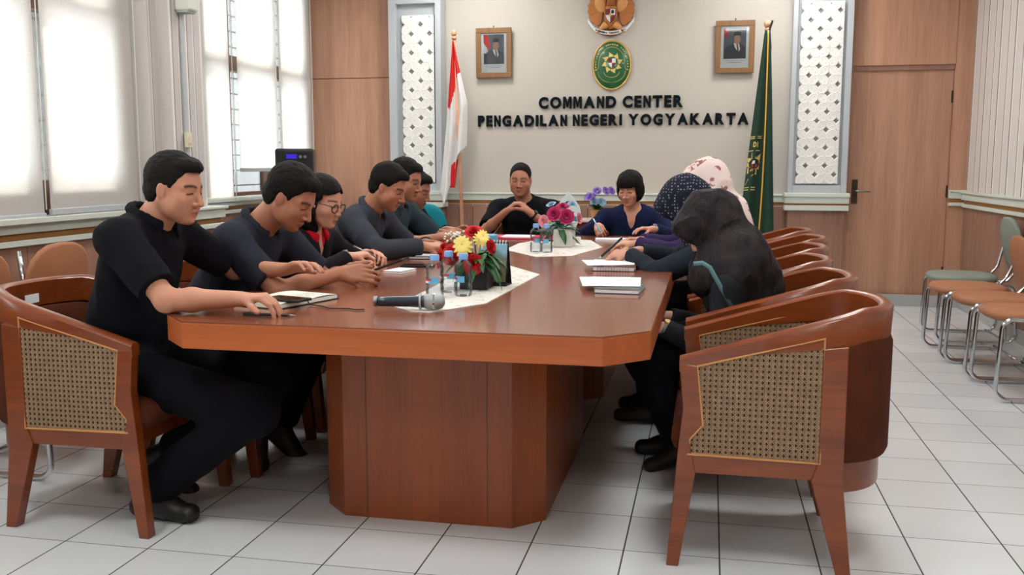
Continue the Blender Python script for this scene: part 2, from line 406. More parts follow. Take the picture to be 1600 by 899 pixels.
mb.cur = 0; mb.b(XL - 0.15, XL + 0.075, YN, PW0 + 0.0, 0.945, 0.975); mb.b(XF - 0.15, XF + 0.075, PW1, YB, 0.935, 0.965)
struct('trim_15', mb, ['trim_white', 'trim_ochre'], bevel=0.004)
struct('baseboard_left', MB().b(XL, XL + 0.02, YN, PW0, 0, 0.1), 'baseboard_gray')

def window(name, X, y0, y1, z0, z1, mull, trans):
    mb = MB(); w = 0.11
    mb.b(X - 0.12, X - 0.04, y0, y0 + w, z0, z1); mb.b(X - 0.12, X - 0.04, y1 - w, y1, z0, z1)
    mb.b(X - 0.12, X - 0.04, y0, y1, z0, z0 + (0.2 if X > -3.5 else 0.07)); mb.b(X - 0.12, X - 0.04, y0, y1, z1 - w, z1)
    for m in mull: mb.b(X - 0.13, X - 0.03, m - 0.07, m + 0.07, z0, z1)
    for z in trans: mb.b(X - 0.12, X - 0.04, y0, y1, z - 0.06, z + 0.06)
    o = tag(mb.build(name, 'window_wood', bevel=0.004), kind='structure')
    mb = MB()
    zz = z0 + 0.12
    while zz < z1: mb.tube([(X - 0.215, y0, zz), (X - 0.215, y1, zz)], 0.006, 6); zz += 0.13
    yy = y0 + 0.1
    while yy < y1: mb.tube([(X - 0.22, yy, z0), (X - 0.22, yy, z1)], 0.006, 6); yy += 0.45
    mb.build('window_bars', 'column_gray', o)
    MB().b(X - 0.085, X - 0.08, y0, y1, z0, z1).build('glass', 'pane_glass', o)
window('window_1', XL, 1.2, 4.80, 0.95, 2.95, [2.4, 3.24, 4.08], [2.05])
window('window_2', XF, 6.55, 8.55, 0.93, 2.95, [7.08, 7.87], [2.05])
def blind(label, X, y0, y1, zb, group='white roller blinds'):
    t = thing('roller_blind', label, 'blind', (X, (y0 + y1) / 2, zb), 0, group)
    L = y1 - y0; H = 3.02 - zb; mb = MB(); n = 8; m = 24; G = []
    for i in range(n + 1):
        row = []
        for j in range(m + 1):
            u = j / m; v = i / n
            row.append((0.006 * math.sin(u * 9 + zb * 3) * math.sin(PI * v), -L / 2 + L * u, 0.02 + (H - 0.02) * v))
        G.append(row)
    mb.grid(G).build('blind_cloth', 'blind_fabric', t, smooth=True)
    MB().b(-0.012, 0.012, -L / 2, L / 2, 0.0, 0.032).build('bottom_bar', 'column_gray', t, bevel=0.004)
    mb = MB().tube([(0, -L / 2, H), (0, L / 2, H)], 0.03, 12); mb.build('roller', 'column_gray', t, smooth=True)
    P = [(0.03, L / 2 - 0.02, H - 0.02), (0.035, L / 2 - 0.02, H * 0.5), (0.035, L / 2 - 0.03, 0.05)] 
    MB().tube(P, 0.003, 5).build('pull_cord', 'trim_white', t)
    return t

blind('white roller blind on the near window, left of the gap showing the frame', XL + 0.05, 3.30, 4.055, 0.96)
blind('white roller blind on the near window, hanging right beside the wall pillar', XL + 0.05, 4.10, 4.84, 0.978)
blind('white roller blind at the far window nearest the wall pillar, hanging to the sill', XF + 0.05, 6.42, 6.99, 0.90)
blind('white roller blind at the far window pulled up a little, daylight below its bar', XF + 0.05, 7.12, 7.83, 1.17)
blind('white roller blind at the far window beside the wooden corner panel', XF + 0.05, 7.88, 8.53, 0.96)
blind('white roller blind on the near window, cut by the left edge of the photo', XL + 0.05, 2.45, 3.25, 0.96)
# conduit and cable box on the pillar
t = thing('wall_light', 'white box light fixed high on the wallpapered pillar between the windows', 'light', (XP, 5.07, 2.10))
MB().b(0, 0.09, -0.055, 0.055, 0, 0.35).build('housing', 'trim_white', t, bevel=0.012)
MB().b(0.005, 0.08, -0.045, 0.045, -0.008, 0.002).build('base_cap', 'column_gray', t, bevel=0.002)
tag(MB().b(XP, XP + 0.014, 5.06, 5.085, 0.97, 2.10).build('cable_duct', 'column_gray', bevel=0.003), 'thin grey cable duct running down the wallpapered pillar', 'cable duct')
t = thing('light_switch', 'small cream switch on the wallpapered pillar above the sill', 'switch', (XP, 5.07, 1.37))
plain('cream_plastic', (222, 212, 184), 0.4)
MB().b(0.012, 0.03, -0.03, 0.03, -0.045, 0.045).build('plate', 'cream_plastic', t, bevel=0.004)
MB().b(0.03, 0.036, -0.012, 0.012, -0.02, 0.02).build('rocker', 'cream_plastic', t, bevel=0.002)

# ceiling lights (out of the frame, they light the room)
def emis(name, rgb, st):
    k = NT(name); e = k.n('ShaderNodeEmission'); e.inputs[0].default_value = (*rgb, 1); e.inputs[1].default_value = st
    k.l(e.outputs[0], k.out.inputs[0]); M[name] = k.m
emis('lamp_diffuser', (1.0, 0.985, 0.96), LAMP)
def ceiling_light(x, y):
    t = thing('ceiling_light', 'square ceiling panel light over the %s side, %s from the back wall' % ('window' if x < -1 else 'door', {7.9: 'nearest', 6.1: 'second', 3.8: 'third', 1.5: 'fourth', -0.8: 'fifth'}[y]), 'ceiling light', (x, y, ZC), 0, 'ceiling lights')
    mb = MB(); 
    for a in (-1, 1): mb.b(-0.33, 0.33, a * 0.315 - 0.015, a * 0.315 + 0.015, -0.03, 0); mb.b(a * 0.315 - 0.015, a * 0.315 + 0.015, -0.33, 0.33, -0.03, 0)
    mb.build('frame', 'trim_white', t)
    MB().b(-0.3, 0.3, -0.3, 0.3, -0.02, -0.012).build('diffuser', 'lamp_diffuser', t)
for y in (-0.8, 1.5, 3.8, 6.1, 7.9):
    for x in (-2.1, 0.5): ceiling_light(x, y)

# ------------------------------------------------------------------ the conference table (two modules)
def table(name, label, y0, y1, far):
    x0, x1, c = -1.70, -0.155, 0.125; zt, th = 0.75, 0.085
    t = thing('conference_table', label, 'table', ((x0 + x1) / 2, (y0 + y1) / 2, 0), 0, None)
    w, L = (x1 - x0) / 2, (y1 - y0) / 2
    if far: poly = [(-w, -L), (w, -L), (w, L - c), (w - c, L), (-w + c, L), (-w, L - c)]
    else: poly = [(-w + c, -L), (w - c, -L), (w, -L + c), (w, L), (-w, L), (-w, -L + c)]
    MB().prism(poly, zt - th, zt - 0.004).build('edge_band', 'table_edge_wood', t, bevel=0.003)
    MB().prism([(a * 0.9985, b * 0.999) for a, b in poly], zt - 0.004, zt).build('tabletop', 'table_top_wood', t)
    bx, by0, by1, bc = 0.40, -L + 0.42, L - 0.30, 0.10
    if far: by0, by1 = -L + 0.30, L - 0.42
    bp = [(-bx + bc, by0), (bx - bc, by0), (bx, by0 + bc), (bx, by1 - bc), (bx - bc, by1), (-bx + bc, by1), (-bx, by1 - bc), (-bx, by0 + bc)]
    MB().prism(bp, 0, zt - th).build('pedestal', 'table_wood', t, bevel=0.002)
    mb = MB()
    for s in (-1, 1): mb.b(s * 0.215 - 0.0012, s * 0.215 + 0.0012, by0 - 0.0015, by0 + 0.01, 0.02, zt - th)
    mb.build('panel_joint', 'window_wood', t)
table('a', 'reddish brown conference table nearest the camera, chamfered corners on a boxy pedestal', 2.575, 4.475, False)
table('b', 'reddish brown conference table joined behind the first, reaching the far seated man', 4.479, 6.36, True)

# ------------------------------------------------------------------ tub armchairs with cane sides
fabric('velvet', (54, 23, 13), rgb2=(96, 48, 28), rough=0.9, var=0.5)
plain('cane', (156, 128, 98), 0.7, var=0.4, vs=60)
plain('cane_dark', (66, 38, 26), 0.9, var=0.3, vs=90)
def u_path(hw, front, back, n=28, straight=-0.03):
    """horseshoe seen from above: front left -> back -> front right"""
    P = [(front, hw)]
    for i in range(1, 6): P.append((front + (straight - front) * i / 6, hw))
    for i in range(n + 1):
        a = PI / 2 + PI * i / n; ex = 0.80
        ca, sa = math.cos(a), math.sin(a)
        P.append((straight + (straight - back) * -abs(ca) ** ex, hw * (abs(sa) ** ex) * (1 if sa > 0 else -1)))
    for i in range(5, -1, -1): P.append((front + (straight - front) * i / 6, -hw))
    return P
def rimz(x):   # top of the rail along the chair, front .32 -> back -.31
    t = (0.32 - x) / 0.63; return 0.655 + 0.155 * min(1, t / 0.83) ** 0.95 if t > 0 else 0.655
def sweep(mb, path, prof):
    """prof(x) -> cross-section [(offset outwards, z)] at each path point"""
    n = len(path); rings = []
    for i in range(n):
        a = Vector(path[max(i - 1, 0)]); b = Vector(path[min(i + 1, n - 1)]); t = (b - a).normalized(); nn = Vector((-t.y, t.x)) * -1
        # outward normal: away from the centre
        if nn.dot(Vector((path[i][0] * 0.6 + 0.06, path[i][1]))) < 0: nn = -nn
        rings.append([(path[i][0] + nn.x * o, path[i][1] + nn.y * o, z) for o, z in prof(path[i][0])])
    m = len(rings[0]); vs = [p for r in rings for p in r]
    fs = [(i * m + j, i * m + (j + 1) % m, (i + 1) * m + (j + 1) % m, (i + 1) * m + j) for i in range(n - 1) for j in range(m)]
    fs += [tuple(range(m))[::-1], tuple(range((n - 1) * m, n * m))]
    return mb.add(vs, fs)
def cane_panel(poly, y, t, out):
    """woven cane in the xz polygon at side y: real strands"""
    mb = MB(); P = np.array(poly)
    def clip(p, d):
        # line p + s d against polygon -> intervals
        ts = []
        n = len(P)
        for i in range(n):
            a, b = P[i], P[(i + 1) % n]; e = b - a; den = d[0] * e[1] - d[1] * e[0]
            if abs(den) < 1e-9: continue
            w = a - p; s = (w[0] * e[1] - w[1] * e[0]) / den; u = (w[0] * d[1] - w[1] * d[0]) / den
            if 0 <= u < 1: ts.append(s)
        ts.sort(); return [(ts[i], ts[i + 1]) for i in range(0, len(ts) - 1, 2)]
    def strand(p, d, w, dy):
        p = np.array(p, float); d = np.array(d, float); d /= np.linalg.norm(d); q = np.array([-d[1], d[0]]) * w / 2
        for s0, s1 in clip(p, d):
            a, b = p + d * s0, p + d * s1
            vs = [(*(a - q), 0), (*(b - q), 0), (*(b + q), 0), (*(a + q), 0)]
            mb.add([(v[0], y + dy, v[1]) for v in vs], [(0, 1, 2, 3)])
    g = 0.0168; x0, x1 = P[:, 0].min(), P[:, 0].max(); z0, z1 = P[:, 1].min(), P[:, 1].max()
    i = x0 + 0.006
    while i < x1:
        for o in (0, 0.0042): strand((i + o, z0 - 1), (0, 1), 0.0026, out * 0.0006)
        i += g
    i = z0 + 0.006
    while i < z1:
        for o in (0, 0.0042): strand((x0 - 1, i + o), (1, 0), 0.0026, out * 0.0012)
        i += g
    s = x0 - (z1 - z0)
    while s < x1 + (z1 - z0):
        strand((s, z0), (1, 1), 0.0024, out * 0.0018); strand((s, z0), (-1, 1), 0.0024, out * 0.0024); s += g
    o = mb.build('cane_weave', 'cane', t); return o
def tub_chair(label):
    t = thing('tub_armchair', label, 'chair')
    path = u_path(0.262, 0.325, -0.29)
    def rim(x):
        z = rimz(x); h = 0.045 + 0.05 * min(1, max(0, (0.15 - x) / 0.3))
        return [(0.022, z - 0.010), (0.012, z), (-0.012, z), (-0.022, z - 0.008), (-0.02, z - h), (0.018, z - h)]
    sweep(MB(), path, rim).build('arm_rail', 'chair_wood', t, smooth=True, angle=50)
    # seat rail
    path2 = u_path(0.258, 0.30, -0.27)
    sweep(MB(), path2, lambda x: [(0.02, 0.30 if x > -0.1 else 0.262), (0.02, 0.358), (-0.02, 0.358), (-0.02, 0.30 if x > -0.1 else 0.262)]).build('seat_rail', 'chair_wood', t, smooth=True, angle=40)
    MB().b(0.262, 0.30, -0.26, 0.26, 0.30, 0.358).build('front_rail', 'chair_wood', t, bevel=0.003)
    for s in (-1, 1):
        y0, y1 = (0.242, 0.282) if s > 0 else (-0.282, -0.242)
        MB().prism([(0.325, 0.64), (0.272, 0.63), (0.25, 0.45), (0.292, 0.40), (0.27, 0.30), (0.315, 0.0), (0.352, 0.0), (0.325, 0.36), (0.312, 0.5)], y0, y1, 'xz').build('front_leg', 'chair_wood', t, bevel=0.003)
        MB().prism([(-0.085, rimz(-0.08) - 0.08), (-0.155, rimz(-0.15) - 0.09), (-0.155, 0.30), (-0.19, 0.0), (-0.150, 0.0), (-0.065, 0.30), (-0.085, 0.36)], y0, y1, 'xz').build('rear_leg', 'chair_wood', t, bevel=0.003)
        MB().prism([(-0.085, 0.37), (-0.085, rimz(-0.08) - 0.03), (0.31, rimz(0.31) - 0.03), (0.262, 0.56), (0.25, 0.45), (0.292, 0.40), (0.296, 0.358), (-0.085, 0.358)][::1], s * 0.262 - 0.004, s * 0.262 + 0.004, 'xz').build('side_board', 'cane_dark', t)
        poly = [(-0.088, 0.352), (-0.088, rimz(-0.09) - 0.052), (0.272, rimz(0.27) - 0.042), (0.252, 0.45), (0.289, 0.405), (0.296, 0.358)]
        for q in (-1, 1):
            if q * s < 0: pl = [(a, max(b, 0.47)) for a, b in poly[:3]] + [(0.252, 0.47)]; pl[0] = (-0.088, 0.47)
            else: pl = poly
            cane_panel(pl, s * 0.262 + q * 0.014, t, q)
            MB().tube([(a, s * 0.262 + q * 0.017, b) for a, b in pl], 0.0042, 6, closed=True).build('cane_beading', 'rattan_trim', t)
    # upholstered back, outside and inside
    pb = [p for p in u_path(0.262, 0.2, -0.285) if p[0] < -0.135]
    sweep(MB(), pb, lambda x: [(0.024, 0.355), (0.03, 0.37), (0.03, rimz(x) - 0.115), (0.022, rimz(x) - 0.095), (0.0, rimz(x) - 0.095), (0.0, 0.355)]).build('outer_back', 'velvet', t, smooth=True, angle=60)
    pi_ = [p for p in u_path(0.245, 0.2, -0.27) if p[0] < -0.02]
    sweep(MB(), pi_, lambda x: [(0.0, 0.355), (0.0, rimz(x) - 0.1), (-0.018, rimz(x) - 0.1), (-0.045, rimz(x) - 0.15), (-0.05, 0.5), (-0.045, 0.40), (-0.02, 0.355)]).build('inner_back', 'velvet', t, smooth=True, angle=60)
    # seat cushion
    mb = MB(); out = [p for p in u_path(0.232, 0.335, -0.235)]
    G = []
    for q, z in ((0.0, 0.362), (1.0, 0.362), (1.04, 0.39), (1.03, 0.43), (0.96, 0.452), (0.7, 0.462), (0.0, 0.466)):
        G.append([(0.05 + (x - 0.05) * q, y * q, z) for x, y in out] + [(0.05 + (out[0][0] - 0.05) * q, out[0][1] * q, z)])
    mb.grid(G).build('seat_cushion', 'velvet', t, smooth=True)
    MB().box((-0.258, 0.0, 0.745), (0.002, 0.07, 0.032)).build('paper_tag', 'paper', t)
    return t
chair0 = tub_chair('glossy brown tub armchair with cane sides, empty, nearest on the right')
RX = 0.25
chair0.location = (RX, 3.085, 0); chair0.rotation_euler = (0, 0, PI)
G1 = 'tub armchairs around the conference table'; chair0['group'] = G1
for y, dx, lab in ((3.80, 0.0, 'glossy brown tub armchair under the person in the dark headscarf'),
                   (4.45, -0.01, 'glossy brown tub armchair under the person in the white-dotted headscarf'),
                   (5.12, 0.05, 'glossy brown tub armchair under the person in the pale pink headscarf'),
                   (5.76, 0.12, 'glossy brown tub armchair second from the green flag in the right row'),
                   (6.42, 0.10, 'glossy brown tub armchair farthest of the right row, in front of the green flag')):
    dup(chair0, (RX + dx, y, 0), PI, lab, G1)
LX = -2.13
for y, lab in ((2.94, 'glossy brown tub armchair under the nearest man in black on the left'),
               (3.58, 'glossy brown tub armchair under the man in the dark grey shirt with a lapel pin'),
               (4.22, 'glossy brown tub armchair under the woman with glasses and red collar'),
               (4.85, 'glossy brown tub armchair under the man in the grey long-sleeved shirt'),
               (5.46, 'glossy brown tub armchair under the man in the teal grey short-sleeved shirt'),
               (6.05, 'glossy brown tub armchair farthest of the left row, under the person in a black jacket')):
    dup(chair0, (LX + (0.07 if y > 3 else 0), y, 0), 0, lab, G1)
dup(chair0, (-1.32, 6.93, 0), -PI / 2, 'glossy brown tub armchair at the far end under the man with clasped hands', G1)
dup(chair0, (-0.52, 6.78, 0), -PI / 2, 'glossy brown tub armchair at the far end under the woman in navy blue', G1)

# ------------------------------------------------------------------ stacking chairs with chrome sled legs
fabric('tan_vinyl', (160, 108, 78), rough=0.5, sheen=0.0, var=0.08)
fabric('gray_vinyl', (128, 134, 124), rough=0.6, sheen=0.0, var=0.08)
fabric('teal_fabric', (26, 118, 130), rough=0.9)
def pad(w, d, h, n=20, p=3.2):
    G = []
    for q, z in ((0.0, 0), (0.94, 0), (1.0, h * 0.25), (1.0, h * 0.6), (0.93, h * 0.92), (0.7, h), (0, h * 1.04)):
        row = []
        for i in range(n + 1):
            a = 2 * PI * i / n; ca, sa = math.cos(a), math.sin(a)
            row.append((d / 2 * q * abs(ca) ** (2 / p) * (1 if ca > 0 else -1), w / 2 * q * abs(sa) ** (2 / p) * (1 if sa > 0 else -1), z))
        G.append(row)
    return G
def stack_chair(label, vinyl, dz=0.0):
    t = thing('stacking_chair', label, 'chair')
    MB().grid(pad(0.46, 0.44, 0.05)).build('seat', vinyl, t, smooth=True).location = (0.045, 0, 0.42)
    mb = MB(); mb.T = Matrix.Translation((-0.265, 0, 0.66 + dz)) @ Matrix.Rotation(math.radians(-78), 4, 'Y')
    mb.grid(pad(0.44, 0.42, 0.035, p=2.6)); mb.build('backrest', vinyl, t, smooth=True)
    for s in (-1, 1):
        y = s * 0.235; P = []
        def arc(cx, cz, r, a0, a1, n=5):
            for i in range(n + 1):
                a = math.radians(a0 + (a1 - a0) * i / n); P.append((cx + r * math.cos(a), y, cz + r * math.sin(a)))
        arc(0.17, 0.38, 0.06, 80, 10); arc(0.16 + 0.02, 0.08, 0.065, -10, -90); arc(-0.20, 0.08, 0.065, -90, -180); arc(-0.19, 0.36, 0.05, 170, 100)
        P.append((0.0, y, 0.43)); 
        MB().tube(P, 0.0115, 10, closed=True).build('leg', 'chrome', t, smooth=True)
    MB().tube([(-0.2, -0.235, 0.03), (-0.2, 0.235, 0.03)], 0.008, 8).tube([(0.0, -0.235, 0.42), (0.0, 0.235, 0.42)], 0.01, 8).build('cross_bar', 'chrome', t, smooth=True)
    for s in (-1, 1):
        MB().tube([(-0.13, s * 0.19, 0.43), (-0.20, s * 0.2, 0.44), (-0.245, s * 0.205, 0.50), (-0.29, s * 0.2, 0.70 + dz), (-0.315, s * 0.19, 0.84 + dz)], 0.011, 8).build('back_frame', 'chrome', t, smooth=True)
    return t
def pillar_pad(): pass
s0 = stack_chair('tan padded chair with chrome legs by the right wall, next to the grey one', 'tan_vinyl', -0.085)
s0.location = (1.68, 6.46, 0); s0.rotation_euler = (0, 0, PI); G2 = 'tan padded chairs along the walls'; s0['group'] = G2
dup(s0, (1.70, 5.94, 0), PI, 'tan padded chair with chrome legs by the right wall, middle of three', G2)
dup(s0, (1.72, 5.42, 0), PI, 'tan padded chair with chrome sled legs cut by the right edge of the photo', G2)
g0 = stack_chair('grey padded chair with chrome legs in the back right corner', 'gray_vinyl'); g0.location = (1.80, 7.12, 0); g0.rotation_euler = (0, 0, PI)
s1 = stack_chair('tan padded chair by the left wall, right behind the nearest man in black', 'tan_vinyl'); s1.location = (-2.72, 3.86, 0); s1['group'] = G2
dup(s1, (-2.72, 3.33, 0), 0, 'tan padded chair by the left wall, at the left edge behind the near armchair', G2)
# 'tan padded chair by the left wall, right behind the nearest man in black', G2)
#, 'tan padded chair by the left wall, at the left edge behind the near armchair', G2)

# teal chair behind the left row
t = thing('office_chair', 'teal fabric office chair with a rounded back near the flag', 'chair', (-2.17, 7.05, 0), 0.2)
mb = MB(); mb.T = Matrix.Translation((0, 0, 0.70)) @ Matrix.Rotation(math.radians(90), 4, 'X') @ Matrix.Rotation(PI / 2, 4, 'Z')
mb.grid(pad(0.36, 0.46, 0.07, p=2.5)); mb.build('backrest', 'teal_fabric', t, smooth=True)
MB().grid(pad(0.46, 0.44, 0.07)).build('seat', 'teal_fabric', t, smooth=True).location = (0, -0.25, 0.42)
MB().tube([(0, 0.02, 0.62), (0, 0.06, 0.45), (0, -0.1, 0.40)], 0.02, 8).tube([(0, -0.25, 0.10), (0, -0.25, 0.42)], 0.025, 10).build('post', 'black_plastic', t, smooth=True)
mb = MB()
for i in range(5):
    a = 2 * PI * i / 5; mb.tube([(0, -0.25, 0.11), (0.26 * math.cos(a), -0.25 + 0.26 * math.sin(a), 0.06)], 0.018, 8)
    mb.ell((0.26 * math.cos(a), -0.25 + 0.26 * math.sin(a), 0.027), (0.027, 0.027, 0.027))
mb.build('star_base', 'black_plastic', t, smooth=True)

# ------------------------------------------------------------------ speaker tower
t = thing('speaker', 'tall black speaker with a blue display standing in front of the far window', 'speaker', (-3.28, 7.15, 0), math.radians(20 - 90))
plain('speaker_grille', (30, 31, 34), 0.7, bump=0.6, vs=60)
MB().b(-0.16, 0.16, -0.15, 0.15, 0.02, 1.355).build('cabinet', 'black_plastic', t, bevel=0.02)
MB().b(0.16, 0.168, -0.13, 0.13, 0.1, 1.13).build('grille', 'speaker_grille', t, bevel=0.004)
o = MB().b(0.158, 0.166, -0.13, 0.13, 1.15, 1.335).build('control_panel', 'black_matte', t, bevel=0.004)
emis('blue_display', (0.06, 0.04, 0.75), 0.6)
MB().b(0.166, 0.169, -0.06, 0.02, 1.275, 1.31).build('display', 'blue_display', o)
for i, yy in enumerate((0.05, 0.085)): MB().tube([(0.165, yy, 1.29), (0.18, yy, 1.29)], 0.012, 12).build('knob', 'steel', o)
MB().b(0.166, 0.169, -0.06, 0.03, 1.215, 1.245).build('button_strip', 'column_gray', o)
MB().b(-0.14, 0.14, -0.13, 0.13, 0, 0.02).build('foot', 'black_matte', t)

# ------------------------------------------------------------------ raised wall lettering
YW = YB + 0.06
def text_mesh(txt, size, depth, off=0.0, spacing=1.0):
    cu = bpy.data.curves.new('tmp', 'FONT'); cu.body = txt; cu.size = size; cu.extrude = depth / 2; cu.offset = off; cu.space_character = spacing; cu.resolution_u = 4
    ob = bpy.data.objects.new('tmp', cu); C.objects.link(ob); bpy.context.view_layer.update()
    me = bpy.data.meshes.new_from_object(ob.evaluated_get(bpy.context.evaluated_depsgraph_get()))
    bpy.data.objects.remove(ob); bpy.data.curves.remove(cu); return me
_gl = {}
BOLD = {'M': [(0, 0), (0, 1), (.30, 1), (.50, .45), (.70, 1), (1.0, 1), (1.0, 0), (.77, 0), (.77, .68), (.585, .12), (.415, .12), (.23, .68), (.23, 0)],
        'N': [(0, 0), (0, 1), (.24, 1), (.61, .42), (.61, 1), (.85, 1), (.85, 0), (.61, 0), (.24, .60), (.24, 0)]}
def glyph(ch):
    if ch in BOLD and ch not in _gl:
        P = BOLD[ch]; n = len(P); v = np.array([(x, z, -0.1) for x, z in P] + [(x, z, 0.1) for x, z in P])
        _gl[ch] = (v, [tuple(range(n)), tuple(range(2 * n - 1, n - 1, -1))] + [(i, (i + 1) % n, n + (i + 1) % n, n + i) for i in range(n)], max(x for x, z in P))
    if ch not in _gl:
        me = text_mesh(ch, 1.0, 0.2, 0.052)
        v = np.array([p.co[:] for p in me.vertices]); f = [tuple(p.vertices) for p in me.polygons]
        bpy.data.meshes.remove(me)
        v[:, 0] -= v[:, 0].min(); z0, z1 = v[:, 1].min(), v[:, 1].max(); v[:, 1] = (v[:, 1] - z0) / (z1 - z0); _gl[ch] = (v, f, v[:, 0].max() / (z1 - z0))
        _gl[ch][0][:, 0] /= (z1 - z0)
    return _gl[ch]
def fit_line(txt, x0, x1, h, gap=0.21, space=0.5):
    """letters laid out to fill x0..x1; returns [(char, x, width)]"""
    raw = []; x = 0
    for ch in txt:
        if ch == ' ': x += space; continue
        w = glyph(ch)[2] * (1.22 if ch not in BOLD else 0.95); raw.append((ch, x, w)); x += w + gap
    s = (x1 - x0) / (x - gap); return [(c, x0 + a * s, w * s) for c, a, w in raw]
def lettering(label, txt, x0, x1, zb, h):
    t = thing('wall_lettering', label, 'lettering', (0, YW, zb))
    for ch, x, w in fit_line(txt, x0, x1, h):
        v, f, a = glyph(ch); mb = MB()
        k_ = w / a
        mb.add([(x + p[0] * k_, -0.012 + p[2] * 0.06 - 0.002, p[1] * h) for p in v], f)
        mb.build('letter', 'lettering_black', t)
lettering('raised black letters reading COMMAND CENTER on the beige wall, upper line', 'COMMAND CENTER', -1.575, -0.256, 1.742, 0.108)
lettering('raised black letters reading PENGADILAN NEGERI YOGYAKARTA, lower line', 'PENGADILAN NEGERI YOGYAKARTA', -2.155, 0.322, 1.583, 0.104)

# ------------------------------------------------------------------ green oval court plaque
plain('plaque_green', (18, 92, 52), 0.3, coat=0.3, var=0.06)
plain('pale_gold', (226, 196, 112), 0.4, metal=0.15, var=0.05)
plain('maroon', (110, 26, 34), 0.4); plain('flag_white', (222, 220, 218), 0.75); plain('flag_red', (205, 24, 28), 0.75, var=0.04)
def flat(mb, pts, y0, y1):   # outline in xz extruded along y
    mb.prism(pts, y0, y1, 'xz'); return mb
def ellpts(cx, cz, rx, rz, n=48, a0=0, a1=2 * PI, full=True):
    return [(cx + rx * math.cos(a0 + (a1 - a0) * i / n), cz + rz * math.sin(a0 + (a1 - a0) * i / n)) for i in range(n if full else n + 1)]
t = thing('court_plaque', 'green oval plaque with a gold sun emblem on the beige wall', 'plaque', (-0.902, YW, 2.125))
G = []
for q, d in ((1.0, 0.0), (1.0, 0.012), (0.93, 0.02), (0.7, 0.028), (0.4, 0.034), (0.0, 0.036)):
    G.append([(0.168 * q * math.cos(2 * PI * j / 48), -d, 0.212 * q * math.sin(2 * PI * j / 48)) for j in range(49)])
MB().grid(G).build('plate', 'plaque_green', t, smooth=True)
MB().tube([(0.172 * math.cos(2 * PI * j / 48), -0.012, 0.216 * math.sin(2 * PI * j / 48)) for j in range(48)], 0.009, 8, closed=True).build('rim', 'gold', t, smooth=True)
mb = MB()
arc_ = [(0.118 * math.cos(a), -0.026, 0.01 + 0.150 * math.sin(a)) for a in [PI * i / 30 for i in range(31)]]
mb.tube([(0.165, -0.016, -0.04), (0.135, -0.024, -0.045), (0.12, -0.026, -0.02)] + arc_ + [(-0.12, -0.026, -0.02), (-0.135, -0.024, -0.045), (-0.165, -0.016, -0.04)], 0.0025, 6)
mb.tube([(0.125 * math.cos(a), -0.025, -0.055 + 0.10 * math.sin(a)) for a in [PI + PI * i / 20 for i in range(21)]], 0.0022, 6)
mb.tube([(0.07 * math.cos(a), -0.031, -0.06 + 0.05 * math.sin(a)) for a in [PI + PI * i / 20 for i in range(21)]], 0.0028, 6)
mb.build('border_line', 'gold', t)
mb = MB()
txt = 'PENGADILAN NEGERI YOGYAKARTA'
for i, ch in enumerate(txt):
    if ch == ' ': continue
    a = PI + 0.22 - (PI + 0.44) * i / (len(txt) - 1); v, f, asp = glyph(ch)
    cx, cz = 0.141 * math.cos(a), 0.0 + 0.178 * math.sin(a); rot = math.atan2(math.sin(a) * 0.141, math.cos(a) * 0.178) - PI / 2; s = 0.021; w = 0.014 / asp
    mb.add([(cx + ((p[0] - asp / 2) * w) * math.cos(rot) - (p[1] - 0.5) * s * math.sin(rot), -0.022 - p[2] * 0.01, cz + ((p[0] - asp / 2) * w) * math.sin(rot) + (p[1] - 0.5) * s * math.cos(rot)) for p in v], f)
mb.build('lettering', 'pale_gold', t)
def sun_shield(parent, cx, cz, y, s, n=8):
    mb = MB()
    for i in range(n):
        a = 2 * PI * i / n + 0.2; f = lambda r, d: (cx + r * s * math.cos(a + d), cz + r * s * math.sin(a + d))
        flat(mb, [f(0.55, -0.34), f(0.8, -0.36), f(1.12, 0.10), f(0.86, 0.14), f(0.80, 0.30), f(0.55, 0.36)], y - 0.008, y)
    mb.build('sun_flames', 'pale_gold', parent)
    o = MB(); flat(o, ellpts(cx, cz, s * 0.62, s * 0.62), y - 0.012, y); o = o.build('emblem_disc', 'plaque_green', parent)
    q = s * 0.36; sh = lambda x0, x1, z0, z1, m: m.prism([(cx + x0 * q, cz + z0 * q), (cx + x1 * q, cz + z0 * q), (cx + x1 * q, cz + z1 * q), (cx + x0 * q, cz + z1 * q)], y - 0.018, y - 0.012, 'xz')
    mb = MB(); sh(-1, 0, 0, 1.2, mb); mb.prism([(cx, cz), (cx + q, cz), (cx + q * 0.6, cz - q), (cx, cz - 1.4 * q)], y - 0.018, y - 0.012, 'xz'); mb.build('shield_red', 'maroon', o)
    mb = MB(); sh(0, 1, 0, 1.2, mb); mb.prism([(cx - q, cz), (cx, cz), (cx, cz - 1.4 * q), (cx - q * 0.6, cz - q)], y - 0.018, y - 0.012, 'xz'); mb.build('shield_white', 'flag_white', o)
sun_shield(t, 0.005, 0.018, -0.033, 0.088)

